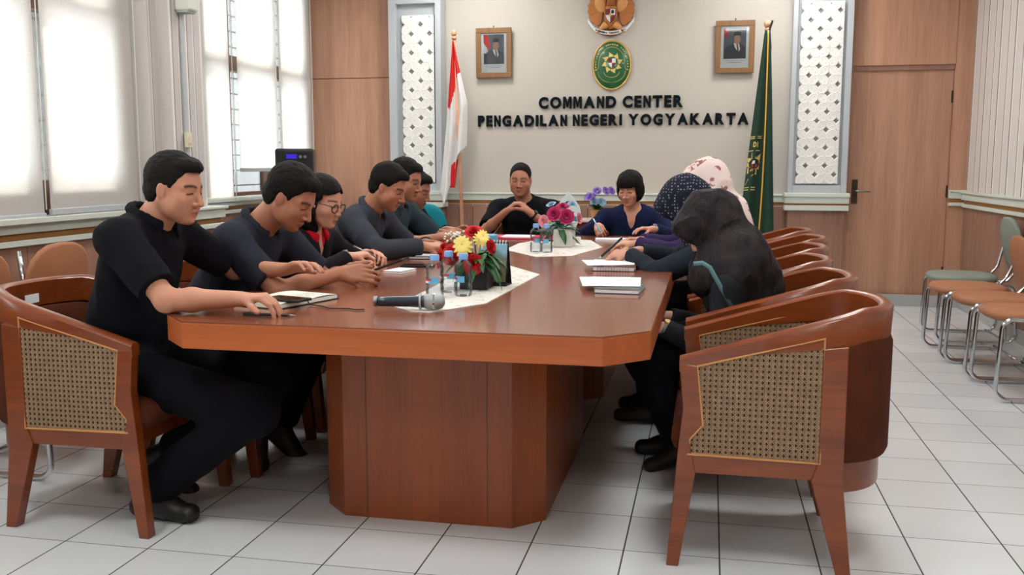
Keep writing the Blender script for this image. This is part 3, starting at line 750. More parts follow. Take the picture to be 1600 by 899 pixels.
# ------------------------------------------------------------------ golden bird emblem
plain('garuda_gold', (176, 108, 52), 0.4, metal=0.15, var=0.2, vs=60)
plain('garuda_gold_light', (206, 146, 86), 0.4, metal=0.1, var=0.12, vs=60)
t = thing('bird_emblem', 'golden winged bird emblem with shield and ribbon above the green plaque', 'emblem', (-0.915, YW, 2.56))
def yz_ell(mb, c, r, tilt=0):
    mb.ell((c[0], c[1], c[2]), r, 16, 10, rot=Matrix.Rotation(tilt, 3, 'Y'))
mb = MB(); yz_ell(mb, (0, -0.03, 0.0), (0.062, 0.035, 0.12)); mb.tube([(0, -0.03, 0.09), (0, -0.035, 0.17), (-0.01, -0.04, 0.215)], [0.045, 0.03, 0.032], 12)
mb.ell((-0.02, -0.04, 0.225), (0.038, 0.032, 0.034)); mb.build('body', 'garuda_gold', t, smooth=True)
MB().tube([(-0.04, -0.04, 0.23), (-0.075, -0.042, 0.222), (-0.09, -0.042, 0.20)], [0.018, 0.012, 0.003], 8).build('beak', 'gold', t, smooth=True)
for s in (-1, 1):
    mb = MB()
    for i in range(9):       # big primaries fanned in a rounded wing
        a = math.radians(100 - i * 21); L = 0.165 - 0.004 * abs(i - 4)
        cx, cz = s * 0.085, 0.055; dx, dz = s * math.cos(a), math.sin(a)
        tip = (cx + dx * L * 0.78, cz + dz * L)
        pts = []
        for u, w in ((0.1, 0.016), (0.45, 0.03), (0.8, 0.032), (0.95, 0.022), (1.0, 0.008)):
            pts.append((u, w))
        ring = [(cx + (tip[0] - cx) * u - dz * w, cz + (tip[1] - cz) * u + dx * w) for u, w in pts] + [(cx + (tip[0] - cx) * u + dz * w, cz + (tip[1] - cz) * u - dx * w) for u, w in pts[::-1]]
        flat(mb, ring, -0.026 - 0.0012 * (i % 3), -0.008)
    mb.build('wing', 'garuda_gold', t, bevel=0.004)
    mb = MB(); yz_ell(mb, (s * 0.10, -0.022, 0.10), (0.052, 0.012, 0.080), s * 0.35); mb.build('wing_coverts', 'garuda_gold_light', t, smooth=True)
    mb = MB(); mb.tube([(s * 0.035, -0.03, -0.07), (s * 0.075, -0.03, -0.10), (s * 0.10, -0.03, -0.125)], [0.036, 0.026, 0.012], 10)
    for q in (-1, 0, 1): mb.tube([(s * 0.10, -0.03, -0.125), (s * (0.115 + 0.012 * q), -0.04, -0.15)], [0.008, 0.005], 6)
    mb.build('claw', 'garuda_gold_light', t, smooth=True)
mb = MB()
for i in range(5): a = math.radians(-90 + (i - 2) * 17); flat(mb, [(0 - 0.016, -0.07), (0.016, -0.07), (0.12 * math.cos(a) + 0.018, -0.07 + 0.11 * math.sin(a)), (0.12 * math.cos(a) - 0.018, -0.07 + 0.11 * math.sin(a))], -0.016, -0.006)
mb.build('tail', 'garuda_gold', t, bevel=0.003)
q = 0.042
def shpoly(pts): return [(x * q, 0.0 + z * q) for x, z in pts]
o = MB(); flat(o, shpoly([(-1.08, 1.28), (1.08, 1.28), (1.08, 0), (0.7, -1.0), (0, -1.65), (-0.7, -1.0), (-1.08, 0)]), -0.074, -0.06); o = o.build('shield', 'black_matte', t)
for pts, m, nm in (([(-1, 1.2), (0, 1.2), (0, 0), (-1, 0)], 'maroon', 'shield_quarter'), ([(0, 1.2), (1, 1.2), (1, 0), (0, 0)], 'flag_white', 'shield_quarter'), ([(-1, 0), (0, 0), (0, -1.55), (-0.65, -0.95)], 'flag_white', 'shield_quarter'), ([(0, 0), (1, 0), (0.65, -0.95), (0, -1.55)], 'maroon', 'shield_quarter')):
    mb = MB(); flat(mb, shpoly(pts), -0.077, -0.073); mb.build(nm, m, o)
MB().lathe([(0.014, 0), (0.010, 0.003)], seg=12).build('shield_star', 'gold', o).matrix_local = Matrix.Translation((0, -0.077, 0)) @ Matrix.Rotation(PI / 2, 4, 'X')
mb = MB(); mb.ell((0.5 * q, -0.078, 0.65 * q), (0.35 * q, 0.003, 0.42 * q), 10, 6); mb.build('shield_bull', 'black_matte', o)
G = []
for i in range(25):
    u = -1 + 2 * i / 24; x = u * 0.21; z = -0.125 - 0.028 * math.cos(u * PI * 0.75) + 0.02 * abs(u) ** 3 + (0.05 * max(0, abs(u) - 0.7) / 0.3); y = -0.045 + 0.03 * abs(u) ** 2
    G.append([(x, y, z - 0.016), (x, y, z + 0.016)])
rb = MB().grid(G).build('ribbon', 'flag_white', t, solid=0.004)
mb = MB(); s_ = 'BHINNEKA TUNGGAL IKA'
for i, ch in enumerate(s_):
    if ch == ' ': continue
    u = -0.62 + 1.24 * i / (len(s_) - 1); x = u * 0.21; z = -0.125 - 0.028 * math.cos(u * PI * 0.75) + 0.02 * abs(u) ** 3; v, f, asp = glyph(ch)
    mb.add([(x + (p[0] - asp / 2) * 0.011 / asp, -0.0495 + 0.03 * u * u - p[2] * 0.004, z + (p[1] - 0.5) * 0.017) for p in v], f)
mb.build('motto', 'black_matte', rb)

# ------------------------------------------------------------------ framed portraits
plain('photo_backdrop', (70, 78, 92), 0.3, var=0.35, vs=8); plain('suit_navy', (28, 36, 52), 0.4); plain('photo_skin', (170, 122, 104), 0.4); plain('caption_gray', (150, 150, 155), 0.6)
def portrait(label, xc, zc, w, h, flag, lean):
    t = thing('framed_portrait', label, 'picture', (xc, YW - 0.03, zc)); t.rotation_euler = (lean, 0, 0)
    mb = MB(); f = 0.048
    mb.b(-w / 2, w / 2, -0.022, 0, h / 2 - f, h / 2).b(-w / 2, w / 2, -0.022, 0, -h / 2, -h / 2 + f).b(-w / 2, -w / 2 + f, -0.022, 0, -h / 2 + f, h / 2 - f).b(w / 2 - f, w / 2, -0.022, 0, -h / 2 + f, h / 2 - f)
    mb.build('frame', 'frame_wood', t, bevel=0.004)
    MB().tube([(0, -0.01, h / 2 - 0.002), (0, -0.01, h / 2 + 0.018)], 0.006, 8).build('hook', 'brass', t)
    MB().b(-w / 2 + f, w / 2 - f, -0.008, -0.002, -h / 2 + f, h / 2 - f).build('mat_board', 'paper', t)
    p = t; PWd, PH = w * 0.57, h * 0.59; z0 = -h / 2 + h * 0.275; x0 = -PWd / 2
    ph = MB().b(x0, -x0, -0.010, -0.008, z0, z0 + PH).build('photo', 'photo_backdrop', t)
    L = lambda pts, y: [(x0 + a * PWd, z0 + b * PH) for a, b in pts]
    def lay(name, mat, pts, d):
        mb = MB(); flat(mb, L(pts, 0), -0.010 - d, -0.010 - d + 0.0006); mb.build(name, mat, ph)
    if flag:
        lay('picture_flag_red', 'flag_red', [(0.01, 1.0), (0.2, 1.0), (0.32, 0.72), (0.3, 0.5), (0.2, 0.5), (0.02, 0.72)], 0.0008)
        lay('picture_flag_white', 'flag_white', [(0.0, 0.72), (0.2, 0.5), (0.22, 0.42), (0.08, 0.36), (0.0, 0.38)], 0.001)
    else:
        lay('picture_flag_red', 'flag_red', [(0.02, 0.98), (0.12, 0.98), (0.2, 0.78), (0.14, 0.68), (0.04, 0.72)], 0.0008)
    lay('picture_suit', 'suit_navy', [(0.0, 0.0), (1.0, 0.0), (1.0, 0.34), (0.86, 0.42), (0.68, 0.50), (0.46, 0.50), (0.22, 0.42), (0.03, 0.32)], 0.0014)
    lay('picture_shirt', 'flag_white', [(0.44, 0.5), (0.68, 0.5), (0.74, 0.30), (0.66, 0.20), (0.5, 0.36)], 0.002)
    lay('picture_tie', 'maroon', [(0.57, 0.46), (0.64, 0.46), (0.68, 0.2), (0.62, 0.18)], 0.0026)
    lay('picture_face', 'photo_skin', [(0.6 + 0.145 * math.cos(a), 0.63 + 0.17 * math.sin(a)) for a in [2 * PI * i / 20 for i in range(20)]], 0.003)
    lay('picture_cap', 'black_matte', [(0.44, 0.70), (0.45, 0.84), (0.60, 0.88), (0.76, 0.84), (0.76, 0.70), (0.70, 0.745), (0.5, 0.745)], 0.0036)
    mb = MB(); mb.b(-w * 0.24, w * 0.24, -0.0095, -0.008, -h * 0.268, -h * 0.262).b(-w * 0.17, w * 0.17, -0.0095, -0.008, -h * 0.30, -h * 0.292); mb.build('caption', 'caption_gray', t)
    MB().b(-w / 2 + f, w / 2 - f, -0.0185, -0.017, -h / 2 + f, h / 2 - f).build('glass', 'pane_glass', t)
portrait('brown framed portrait of a person in a suit, near the red and white flag', -1.995, 2.258, 0.338, 0.452, True, 0.03)
portrait('brown framed portrait of a person in a suit, near the green flag', 0.182, 2.258, 0.338, 0.452, False, 0.03)

# ------------------------------------------------------------------ flags
def cloth_flag(name, mat_fn, outline, nu, nv, parent, y, fold_amp, folds, phase=0):
    pass
t = thing('flag', 'red and white flag hanging from a wooden pole beside the left column', 'flag', (-2.27, 8.38, 0), 0)
MB().tube([(0.075, 0, 0.02), (-0.015, 0, 2.36)], 0.016, 12).build('pole', 'pole_wood', t, smooth=True)
mb = MB(); mb.ell((-0.018, 0, 2.40), (0.026, 0.026, 0.030)); mb.lathe([(0.024, 2.345), (0.024, 2.36), (0.012, 2.375)], (-0.015, 0, 0), 12); mb.build('finial', 'pole_wood', t, smooth=True)
MB().lathe([(0.16, 0), (0.16, 0.02), (0.05, 0.04), (0.03, 0.12), (0.03, 0.14)], (0.075, 0, 0), 20).build('flag_base', 'steel', t, smooth=True)
def drape(left, right, z0, z1, nz, nu, folds, amp, y0=0.0, ph=0.0, colorf=None, mats=None, name='cloth', parent=None, zlow=None):
    """hanging cloth: left/right give x at height fraction; folds run downwards"""
    G = []
    for i in range(nz + 1):
        v = i / nz; row = []
        for j in range(nu + 1):
            u = j / nu; x = left(v) * (1 - u) + right(v) * u
            zb = z1 if zlow is None else zlow(u); z = z0 + (zb - z0) * v
            a = amp * (0.25 + 0.75 * v) * (1 - 0.3 * v)
            y = y0 + a * math.sin(folds * PI * 2 * u + ph + 1.2 * v) + 0.3 * a * math.sin(folds * 5.1 * u + 3 * v)
            row.append((x, y, z))
        G.append(row)
    mb = MB(); n = nz + 1; m = nu + 1
    vs = [p for r in G for p in r]; mb.v = [tuple(p) for p in vs]
    for i in range(nz):
        for j in range(nu):
            mb.f.append((i * m + j, i * m + j + 1, (i + 1) * m + j + 1, (i + 1) * m + j)); mb.mi.append(colorf(j / nu, i / nz) if colorf else 0)
    return mb.build(name, mats, parent, smooth=True, solid=0.003)
drape(lambda v: -0.015 - 0.01 - 0.135 * v ** 1.1, lambda v: -0.012 + 0.12 * min(1, v * 1.7) ** 1.1 - 0.035 * max(0, v - 0.65), 2.33, 0.9, 60, 48, 2.0, 0.045, -0.03, 0.4,
      colorf=lambda u, v: 0 if v < 0.42 - 0.14 * u + 0.015 * math.sin(u * 7) else 1, mats=['flag_red', 'flag_white'], name='cloth', parent=t, zlow=lambda u: float(np.interp(u, [0, 0.22, 0.45, 0.7, 1], [0.98, 0.86, 1.10, 1.30, 1.40])))
mb = MB(); mb.grid([[(0.02 - 0.1 * v + 0.02, -0.012 - 0.01 * math.sin(6 * u), 1.30 - 0.0 - 0.25 * v - 0.08 * u * v) if False else ((-0.07 + 0.085 * u) * 1.0 - 0.03 * v, -0.012 - 0.015 * math.sin(5 * u + v), 1.24 - 0.22 * v + 0.10 * (u - 0.5) * (1 - v)) for u in [i / 8 for i in range(9)]] for v in [i / 10 for i in range(11)]])
mb.build('folded_corner', 'flag_red', t, smooth=True, solid=0.003)

plain('flag_green', (16, 52, 38), 0.85, var=0.1); plain('flag_fringe', (222, 168, 62), 0.7)
t = thing('flag', 'dark green court flag with a gold edge hanging beside the right column', 'flag', (0.47, 8.36, 0), 0)
MB().tube([(0.03, 0, 0.02), (-0.03, 0, 2.36)], 0.016, 12).build('pole', 'pole_wood', t, smooth=True)
mb = MB(); mb.ell((-0.032, 0, 2.395), (0.032, 0.032, 0.034)); mb.lathe([(0.026, 2.34), (0.026, 2.352), (0.014, 2.37)], (-0.03, 0, 0), 12); mb.build('finial', 'pole_wood', t, smooth=True)
MB().lathe([(0.16, 0), (0.16, 0.02), (0.05, 0.04), (0.03, 0.12), (0.03, 0.14)], (0.03, 0, 0), 20).build('flag_base', 'steel', t, smooth=True)
MB().tube([(-0.02, -0.03, 2.34), (0.0, -0.035, 2.40), (0.005, -0.035, 2.42)], 0.008, 6).tube([(-0.015, -0.035, 2.34), (0.0, -0.035, 2.2), (-0.012, -0.03, 2.02)], 0.004, 6).build('tie_ribbon', 'black_matte', t)
dl = lambda v: -0.055 - 0.17 * v; dr = lambda v: -0.01 + 0.085 * v ** 0.9
gf = drape(dl, dr, 2.34, 0.62, 60, 60, 1.6, 0.05, -0.035, 2.0, mats='flag_green', name='cloth', parent=t)
def gpt(u, v, off=0.012):
    x = dl(v) * (1 - u) + dr(v) * u; a = 0.05 * (0.25 + 0.75 * v) * (1 - 0.3 * v); th = 1.6 * PI * 2 * u + 2.0 + 1.2 * v
    return (x, -0.035 + a * math.sin(th) + 0.3 * a * math.sin(1.6 * 5.1 * u + 3 * v) - off, 2.34 + (0.62 - 2.34) * v)
MB().tube([gpt(0.62 + 0.03 * math.sin(v * 4) - 0.06 * max(0, v - 0.8), v, 0.008) for v in [i / 50 for i in range(51)]] + [gpt(0.62, 0.99, 0.01), gpt(0.8, 0.995, 0.01), gpt(0.98, 0.985, 0.01)], 0.0075, 6, flat=1).build('gold_fringe', 'flag_fringe', t, smooth=True)
def on_flag(mb, pts, off):
    """polygon given in (u-metres, z) wrapped on the cloth front"""
    vs = []
    for x, z in pts:
        v = (2.34 - z) / (2.34 - 0.62); w = dr(v) - dl(v); u = x / w; vs.append(gpt(u, v, off))
    mb.add(vs, [tuple(range(len(vs)))])
def fstrip(mb, p, w, off):
    for i in range(len(p) - 1):
        a, b = p[i], p[i + 1]; on_flag(mb, [(a[0], a[1] - w), (b[0], b[1] - w), (b[0], b[1] + w), (a[0], a[1] + w)], off)
for zs in ((1.46, 1.445), (1.34,), (1.03, 1.01)):
    for z in zs: mb = MB(); fstrip(mb, [(0.0, z), (0.03, z + 0.005), (0.06, z + 0.007), (0.09, z + 0.006)], 0.0035, 0.006); mb.build('gold_line', 'pale_gold', t)
mb = MB(); fstrip(mb, [(0.005, 1.05), (0.02, 1.10), (0.05, 1.14), (0.08, 1.155)], 0.004, 0.006); mb.build('gold_line', 'pale_gold', t)
mb = MB()
for i in range(8):
    a = 2 * PI * i / 8 + 0.2; c = (0.055, 1.235); f = lambda r, d: (max(0.0, min(0.10, c[0] + r * math.cos(a + d))), c[1] + r * math.sin(a + d))
    on_flag(mb, [f(0.045, -0.36), f(0.06, -0.36), f(0.10, 0.1), f(0.06, 0.3), f(0.045, 0.36)], 0.006)
mb.build('embroidered_sun', 'pale_gold', t)
mb = MB(); on_flag(mb, [(0.055 + 0.043 * math.cos(2 * PI * i / 16), 1.235 + 0.045 * math.sin(2 * PI * i / 16)) for i in range(16)], 0.008); mb.build('embroidered_disc', 'black_matte', t)
mb = MB(); on_flag(mb, [(0.032, 1.205), (0.082, 1.205), (0.07, 1.19), (0.045, 1.19)], 0.010); on_flag(mb, [(0.035, 1.232), (0.08, 1.232), (0.078, 1.21), (0.04, 1.21)], 0.010); mb.build('embroidered_shield', 'flag_red', t)
mb = MB(); on_flag(mb, [(0.034, 1.234), (0.06, 1.238), (0.06, 1.265), (0.042, 1.262)], 0.010); mb.build('embroidered_patch', 'flag_white', t)
mb = MB()
for i, ch in enumerate('DI'):
    v_, f_, asp = glyph(ch); mb.add([gpt((0.03 + i * 0.035 + p[0] * 0.03) / 0.2, (2.34 - (1.375 + p[1] * 0.045)) / 1.72, 0.008 + p[2] * 0.01) for p in v_], f_)
mb.build('embroidered_letters', 'pale_gold', t)

# ------------------------------------------------------------------ console table at the back, flowers, trophy
t = thing('console_table', 'low dark red wooden console table against the back wall behind the flowers', 'table', (-0.68, 8.30, 0))
plain('dark_red_wood', (96, 34, 26), 0.3, coat=0.3); plain('console_top', (206, 190, 186), 0.4)
MB().b(-0.85, 0.85, -0.22, 0.22, 0.735, 0.75).build('top_cloth', 'console_top', t, bevel=0.003)
MB().b(-0.83, 0.83, -0.20, 0.20, 0.655, 0.735).build('apron', 'dark_red_wood', t, bevel=0.004)
for sx in (-1, 1):
    for sy in (-1, 1): MB().b(sx * 0.80 - 0.025, sx * 0.80 + 0.025, sy * 0.17 - 0.025, sy * 0.17 + 0.025, 0, 0.66).build('leg', 'dark_red_wood', t, bevel=0.004)
MB().b(-0.80, 0.80, -0.17, 0.17, 0.12, 0.14).build('shelf', 'dark_red_wood', t)

plain('leaf_green', (42, 96, 48), 0.5, var=0.3); plain('leaf_teal', (104, 150, 140), 0.55, var=0.25); plain('petal_red', (200, 16, 22), 0.6, var=0.2); plain('petal_yellow', (244, 222, 120), 0.6, var=0.08)
plain('petal_magenta', (176, 24, 92), 0.6, var=0.2); plain('petal_pink', (228, 150, 160), 0.6, var=0.12); plain('petal_white', (238, 238, 224), 0.6); plain('petal_blue', (150, 182, 206), 0.6); plain('petal_purple', (126, 98, 178), 0.6, var=0.2)
def frame_of(d):
    d = Vector(d).normalized(); u = d.cross(Vector((0, 0, 1))); u = u.normalized() if u.length > 1e-3 else Vector((1, 0, 0)); return u, d.cross(u).normalized() * -1, d
def petal_mesh(mb, c, d, L, W, cup, n=5, roll=0.0):
    """one curved petal growing from c; d = outward direction, cup lifts the tip towards the axis"""
def bloom(parent, name, mat, c, d, r, layers=4, per=6, tight=0.9, mat2=None, openness=1.0):
    """rose: nested rings of cupped petals around axis d"""
    u, w, ax = frame_of(d); mb = MB(); c = Vector(c)
    for l in range(layers):
        q = (l + 1) / layers; R = r * q; H = r * (0.95 - 0.55 * q * openness); nper = max(3, int(per * (0.5 + 0.5 * q)))
        for i in range(nper):
            a0 = 2 * PI * (i + 0.37 * l) / nper; span = 2 * PI / nper * 0.72; G = []
            for k_ in range(5):
                v = k_ / 4; row = []
                for j in range(7):
                    s = -1 + 2 * j / 6; a = a0 + s * span * (0.35 + 0.65 * math.sin(PI * (0.25 + v * 0.5)))
                    rad = R * (0.25 + 0.75 * v ** 0.7) * (1 + 0.10 * (v > 0.9)); h = H * v * (1 - 0.22 * s * s) - 0.1 * r * q * (v > 0.9)
                    row.append(c + (u * math.cos(a) + w * math.sin(a)) * rad + ax * h)
                G.append(row)
            mb.grid(G)
    return mb.build(name, mat, parent, smooth=True)
def daisy(parent, c, d, r, n=12, mat='petal_yellow', cen='gold'):
    u, w, ax = frame_of(d); mb = MB(); c = Vector(c)
    for l in range(2):
        for i in range(n):
            a = 2 * PI * (i + 0.5 * l) / n; rr = r * (1 - 0.15 * l); e = u * math.cos(a) + w * math.sin(a); f = e.cross(ax); G = []
            for v, wd in ((0.12, 0.05), (0.4, 0.13), (0.75, 0.14), (0.95, 0.07), (1.0, 0.01)):
                ctr = c + e * rr * v + ax * (0.25 * r * v * (1.2 - v) + 0.03 * l)
                G.append([ctr - f * wd * r, ctr + ax * 0.02 * r, ctr + f * wd * r])
            mb.grid(G)
    fl = mb.build('daisy_petals', mat, parent, smooth=True)
    mb = MB(); mb.ell(tuple(c + ax * 0.02), (r * 0.17, r * 0.17, r * 0.12)); mb.build('daisy_centre', cen, fl, smooth=True)
def leaf(mb, c, d, L, W, droop=0.3):
    u, w, ax = frame_of(d); c = Vector(c); G = []
    for i in range(6):
        v = i / 5; wd = W * math.sin(PI * min(1, v * 0.95 + 0.04)) ** 0.8; ctr = c + ax * L * v + Vector((0, 0, -droop * L * v * v))
        G.append([ctr - u * wd + w * wd * 0.25, ctr, ctr + u * wd + w * wd * 0.25])
    for row in G:
        for p in row: p.z = max(p.z, 0.004)
    mb.grid(G)
def small_flowers(parent, name, mat, pts, r):
    mb = MB()
    for p in pts: mb.ell(p, (r, r, r * 0.8), 6, 4)
    return mb.build(name, mat, parent, smooth=True)
rr = random.Random(5)
# near arrangement: red roses and a yellow daisy in a black pot
t = thing('flower_arrangement', 'artificial red roses and yellow daisies in a black pot on the near table', 'flowers', (-0.872, 3.50, 0.753)); t.scale = (1, 1, 1.07)
MB().prism([(-0.055, -0.055), (0.055, -0.055), (0.055, 0.055), (-0.055, 0.055)], 0, 0.115).build('pot', 'black_plastic', t, bevel=0.004)
mb = MB()
for i in range(46):
    a = rr.uniform(0, 2 * PI); e = rr.uniform(-0.35, 1.0); leaf(mb, (0.02 * math.cos(a), 0.02 * math.sin(a), 0.11), (math.cos(a), math.sin(a), e), rr.uniform(0.07, 0.115), rr.uniform(0.016, 0.024), rr.uniform(0.3, 0.8))
mb.build('leaves', 'leaf_green', t, smooth=True)
mb = MB()
for i in range(11):
    a = rr.uniform(-2.4, 0.4); leaf(mb, (0.03 * math.cos(a) + 0.02, 0.03 * math.sin(a), 0.12), (math.cos(a), math.sin(a), rr.uniform(-0.8, 0.3)), rr.uniform(0.06, 0.11), 0.006, rr.uniform(0.5, 1.0))
mb.build('trailing_leaves', 'leaf_green', t, smooth=True)
def stem(mb, p): mb.tube([(0, 0, 0.09), (p[0] * 0.5, p[1] * 0.5, 0.09 + (p[2] - 0.09) * 0.6), p], 0.003, 6)
R1 = [((-0.075, -0.075, 0.125), (-0.25, -1, 0.25), 0.036), ((-0.130, -0.03, 0.105), (-0.9, -0.6, 0.2), 0.034), ((-0.015, 0.02, 0.195), (0.1, -0.6, 0.9), 0.034), ((0.005, -0.075, 0.095), (0.4, -1, -0.1), 0.036), ((0.055, -0.01, 0.150), (1, -0.5, 0.3), 0.026), ((-0.125, -0.01, 0.145), (-0.6, -0.6, 0.6), 0.022)]
mb = MB()
for p, d, r in R1: stem(mb, p)
mb.build('stems', 'leaf_green', t)
for p, d, r in R1: bloom(t, 'rose', 'petal_red', p, d, r)
daisy(t, (-0.028, -0.095, 0.155), (0.1, -1, 0.45), 0.040)
daisy(t, (0.022, -0.03, 0.175), (0.6, -0.7, 0.6), 0.032)
small_flowers(t, 'small_white_flowers', 'petal_white', [(-0.075 + rr.uniform(-0.04, 0.05), -0.03 + rr.uniform(-0.03, 0.03), 0.185 + rr.uniform(-0.02, 0.02)) for i in range(46)], 0.005)
# far arrangement in a white square pot
t = thing('flower_arrangement', 'artificial magenta and pink flowers in a white square pot on the far table', 'flowers', (-0.825, 5.42, 0.753))
MB().prism([(-0.055, -0.05), (0.055, -0.05), (0.06, 0.055), (-0.06, 0.055)], 0, 0.105).build('pot', 'white_ceramic', t, bevel=0.004)
mb = MB()
for i in range(34):
    a = rr.uniform(0, 2 * PI); leaf(mb, (0.02 * math.cos(a) - 0.03, 0.02 * math.sin(a), 0.10), (math.cos(a), math.sin(a), rr.uniform(-0.5, 1.0)), rr.uniform(0.09, 0.14), 0.02, rr.uniform(0.2, 0.8))
mb.build('leaves', 'leaf_green', t, smooth=True)
mb = MB()
for i in range(24):
    a = rr.uniform(0, 2 * PI); leaf(mb, (-0.03, 0, 0.12), (math.cos(a), math.sin(a) * 0.6, rr.uniform(0.0, 0.9)), rr.uniform(0.09, 0.13), 0.013, rr.uniform(0.2, 0.6))
mb.build('pale_leaves', 'leaf_teal', t, smooth=True)
for p, d, r, m in (((-0.045, -0.06, 0.19), (-0.2, -1, 0.4), 0.042, 'petal_magenta'), ((0.02, -0.05, 0.175), (0.3, -1, 0.2), 0.042, 'petal_magenta'), ((-0.01, 0.0, 0.225), (0, -0.5, 1), 0.038, 'petal_magenta'), ((-0.105, -0.06, 0.15), (-0.5, -1, 0.1), 0.034, 'petal_pink'), ((0.085, -0.01, 0.165), (1, -0.4, 0.2), 0.030, 'petal_pink'), ((-0.075, 0.0, 0.24), (-0.3, -0.4, 1), 0.028, 'petal_blue'), ((0.045, 0.02, 0.24), (0.3, -0.4, 1), 0.028, 'petal_blue')):
    bloom(t, 'flower', m, p, d, r, 3, 6)
# purple flowers on the console
t = thing('flower_arrangement', 'small purple flowers in a wicker pot on the back console table', 'flowers', (-0.96, 8.22, 0.75))
MB().lathe([(0.045, 0), (0.06, 0.08), (0.055, 0.09)], seg=14).build('pot', 'rattan_trim', t, smooth=True)
mb = MB()
for i in range(26):
    a = rr.uniform(0, 2 * PI); leaf(mb, (0, 0, 0.08), (math.cos(a), math.sin(a), rr.uniform(0.1, 1.4)), 0.12, 0.02, 0.3)
mb.build('leaves', 'leaf_green', t, smooth=True)
for i in range(9):
    a = i * 2.4; q = 0.03 + 0.012 * i; bloom(t, 'flower', 'petal_purple' if i % 3 else 'petal_blue', (q * math.cos(a), q * math.sin(a) * 0.6 - 0.02, 0.15 + 0.05 * (i % 3)), (math.cos(a), -0.8, 0.6), 0.036, 2, 5)

# glass trophy behind the far flowers
k = NT('acrylic'); k.col(lin((214, 224, 228))); k.set(0.15, coat=0.5); M['acrylic'] = k.m
t = thing('award_trophy', 'clear drop-shaped award trophy with a round emblem behind the magenta flowers', 'trophy', (-0.845, 5.72, 0.753)); t.scale = (1.25, 1, 1.1)
mb = MB(); P = [(0, 0.285)] + [(0.012, 0.265), (0.035, 0.235), (0.055, 0.20), (0.062, 0.165), (0.055, 0.125), (0.04, 0.09), (0.03, 0.03)]
P = P + [(-a, b) for a, b in P[:0:-1]]
mb.prism(P, -0.009, 0.009, 'xz'); mb.build('drop', 'acrylic', t, bevel=0.003)
MB().b(-0.06, 0.06, -0.03, 0.03, 0, 0.03).build('base', 'white_ceramic', t, bevel=0.003)
MB().prism(ellpts(0, 0.215, 0.014, 0.016, 20), -0.0105, -0.009, 'xz').build('round_emblem', 'suit_navy', t)
mb = MB().b(-0.03, 0.03, -0.0105, -0.009, 0.165, 0.172); mb.build('inscription', 'maroon', t)
plain('teal_print', (60, 130, 150), 0.4)
MB().prism([(-0.055, 0.135), (0.055, 0.115), (0.05, 0.145), (0.0, 0.15)], -0.0105, -0.009, 'xz').build('wave_print', 'teal_print', t)

# ------------------------------------------------------------------ things on the tables
def runner_mat():
    k = NT('runner_cloth'); co = k.coord('World')
    n = k.noise(k.mapping(co, (18, 40, 18)), 1.0, 3, 0.6); n2 = k.noise(k.mapping(co, (55, 22, 20), rot=(0, 0, 0.6)), 1.0, 2)
    f = k.math('MULTIPLY', k.math('GREATER_THAN', n, 0.60), k.math('GREATER_THAN', n2, 0.48))
    g = k.math('GREATER_THAN', k.noise(k.mapping(co, (30, 60, 20)), 1.4, 2), 0.64)
    c = k.mix(f, lin((222, 217, 208)), lin((150, 138, 128))); c = k.mix(g, c, lin((176, 182, 180))); k.col(c); k.set(0.85); M['runner_cloth'] = k.m
runner_mat()
RUN1 = [(-1.03, 2.985), (-0.945, 2.90), (-0.875, 2.885), (-0.745, 3.12), (-0.715, 4.01), (-0.935, 4.36), (-1.13, 4.34), (-1.05, 3.55)]
def sheet(mb, poly, z0, z1): return mb.prism(poly, z0, z1)
tag(sheet(MB(), RUN1, 0.7505, 0.7525).build('table_runner', 'runner_cloth'), 'cream patterned table runner on the near table under the red roses', 'table runner', 'cream patterned table runners')
tag(sheet(MB(), [(-1.12, 5.16), (-0.875, 4.79), (-0.70, 4.88), (-0.60, 5.42), (-0.73, 5.93), (-1.02, 6.02), (-1.13, 5.6)], 0.7505, 0.7525).build('table_runner', 'runner_cloth'), 'cream patterned table runner on the far table under the white square pot', 'table runner', 'cream patterned table runners')
plain('cap_blue', (120, 168, 228), 0.4); plain('label_blue', (96, 176, 214), 0.4); plain('label_red', (200, 60, 70), 0.4)
def bottle(label):
    t = thing('water_bottle', label, 'bottle')
    RS, ZS = 1.13, 0.76
    prof = [(0.001, 0.0), (0.024, 0.0), (0.0285, 0.006), (0.029, 0.05), (0.0265, 0.058), (0.0285, 0.066), (0.029, 0.10), (0.0265, 0.108), (0.029, 0.116), (0.029, 0.138), (0.025, 0.155), (0.015, 0.172), (0.0125, 0.178), (0.0125, 0.185)]
    prof = [(r * RS, z * ZS) for r, z in prof]
    MB().lathe(prof, seg=24, cap=False).build('bottle_body', 'bottle_plastic', t, smooth=True)
    MB().lathe([(r * 0.93, z + 0.002) for r, z in prof[1:11]], seg=20).build('water', 'water', t, smooth=True)
    cp = MB(); cp.lathe([(0.0165, 0.133), (0.0165, 0.151), (0.014, 0.154), (0.001, 0.154)], seg=24); cp.build('cap', 'cap_blue', t, smooth=True, angle=40)
    vs = []; fs = []
    def wrap(name, mat, a0, a1, z0, z1, r=0.0293):
        z0, z1, r = z0 * ZS, z1 * ZS, r * RS
        G = [[(r * math.cos(a0 + (a1 - a0) * i / 10), r * math.sin(a0 + (a1 - a0) * i / 10), z) for i in range(11)] for z in (z0, z1)]
        MB().grid(G).build(name, mat, t, smooth=True)
    wrap('label_blue', 'label_blue', -2.0, -0.9, 0.068, 0.098); wrap('label_red', 'label_red', -2.5, -1.7, 0.082, 0.092, 0.0296); wrap('label_white', 'paper', -3.6, -2.0, 0.070, 0.080)
    return t
b0 = bottle('clear blue-capped water bottle on the near table, nearest the microphone'); b0.location = (-0.958, 3.225, 0.753); b0['group'] = 'water bottles with blue caps'
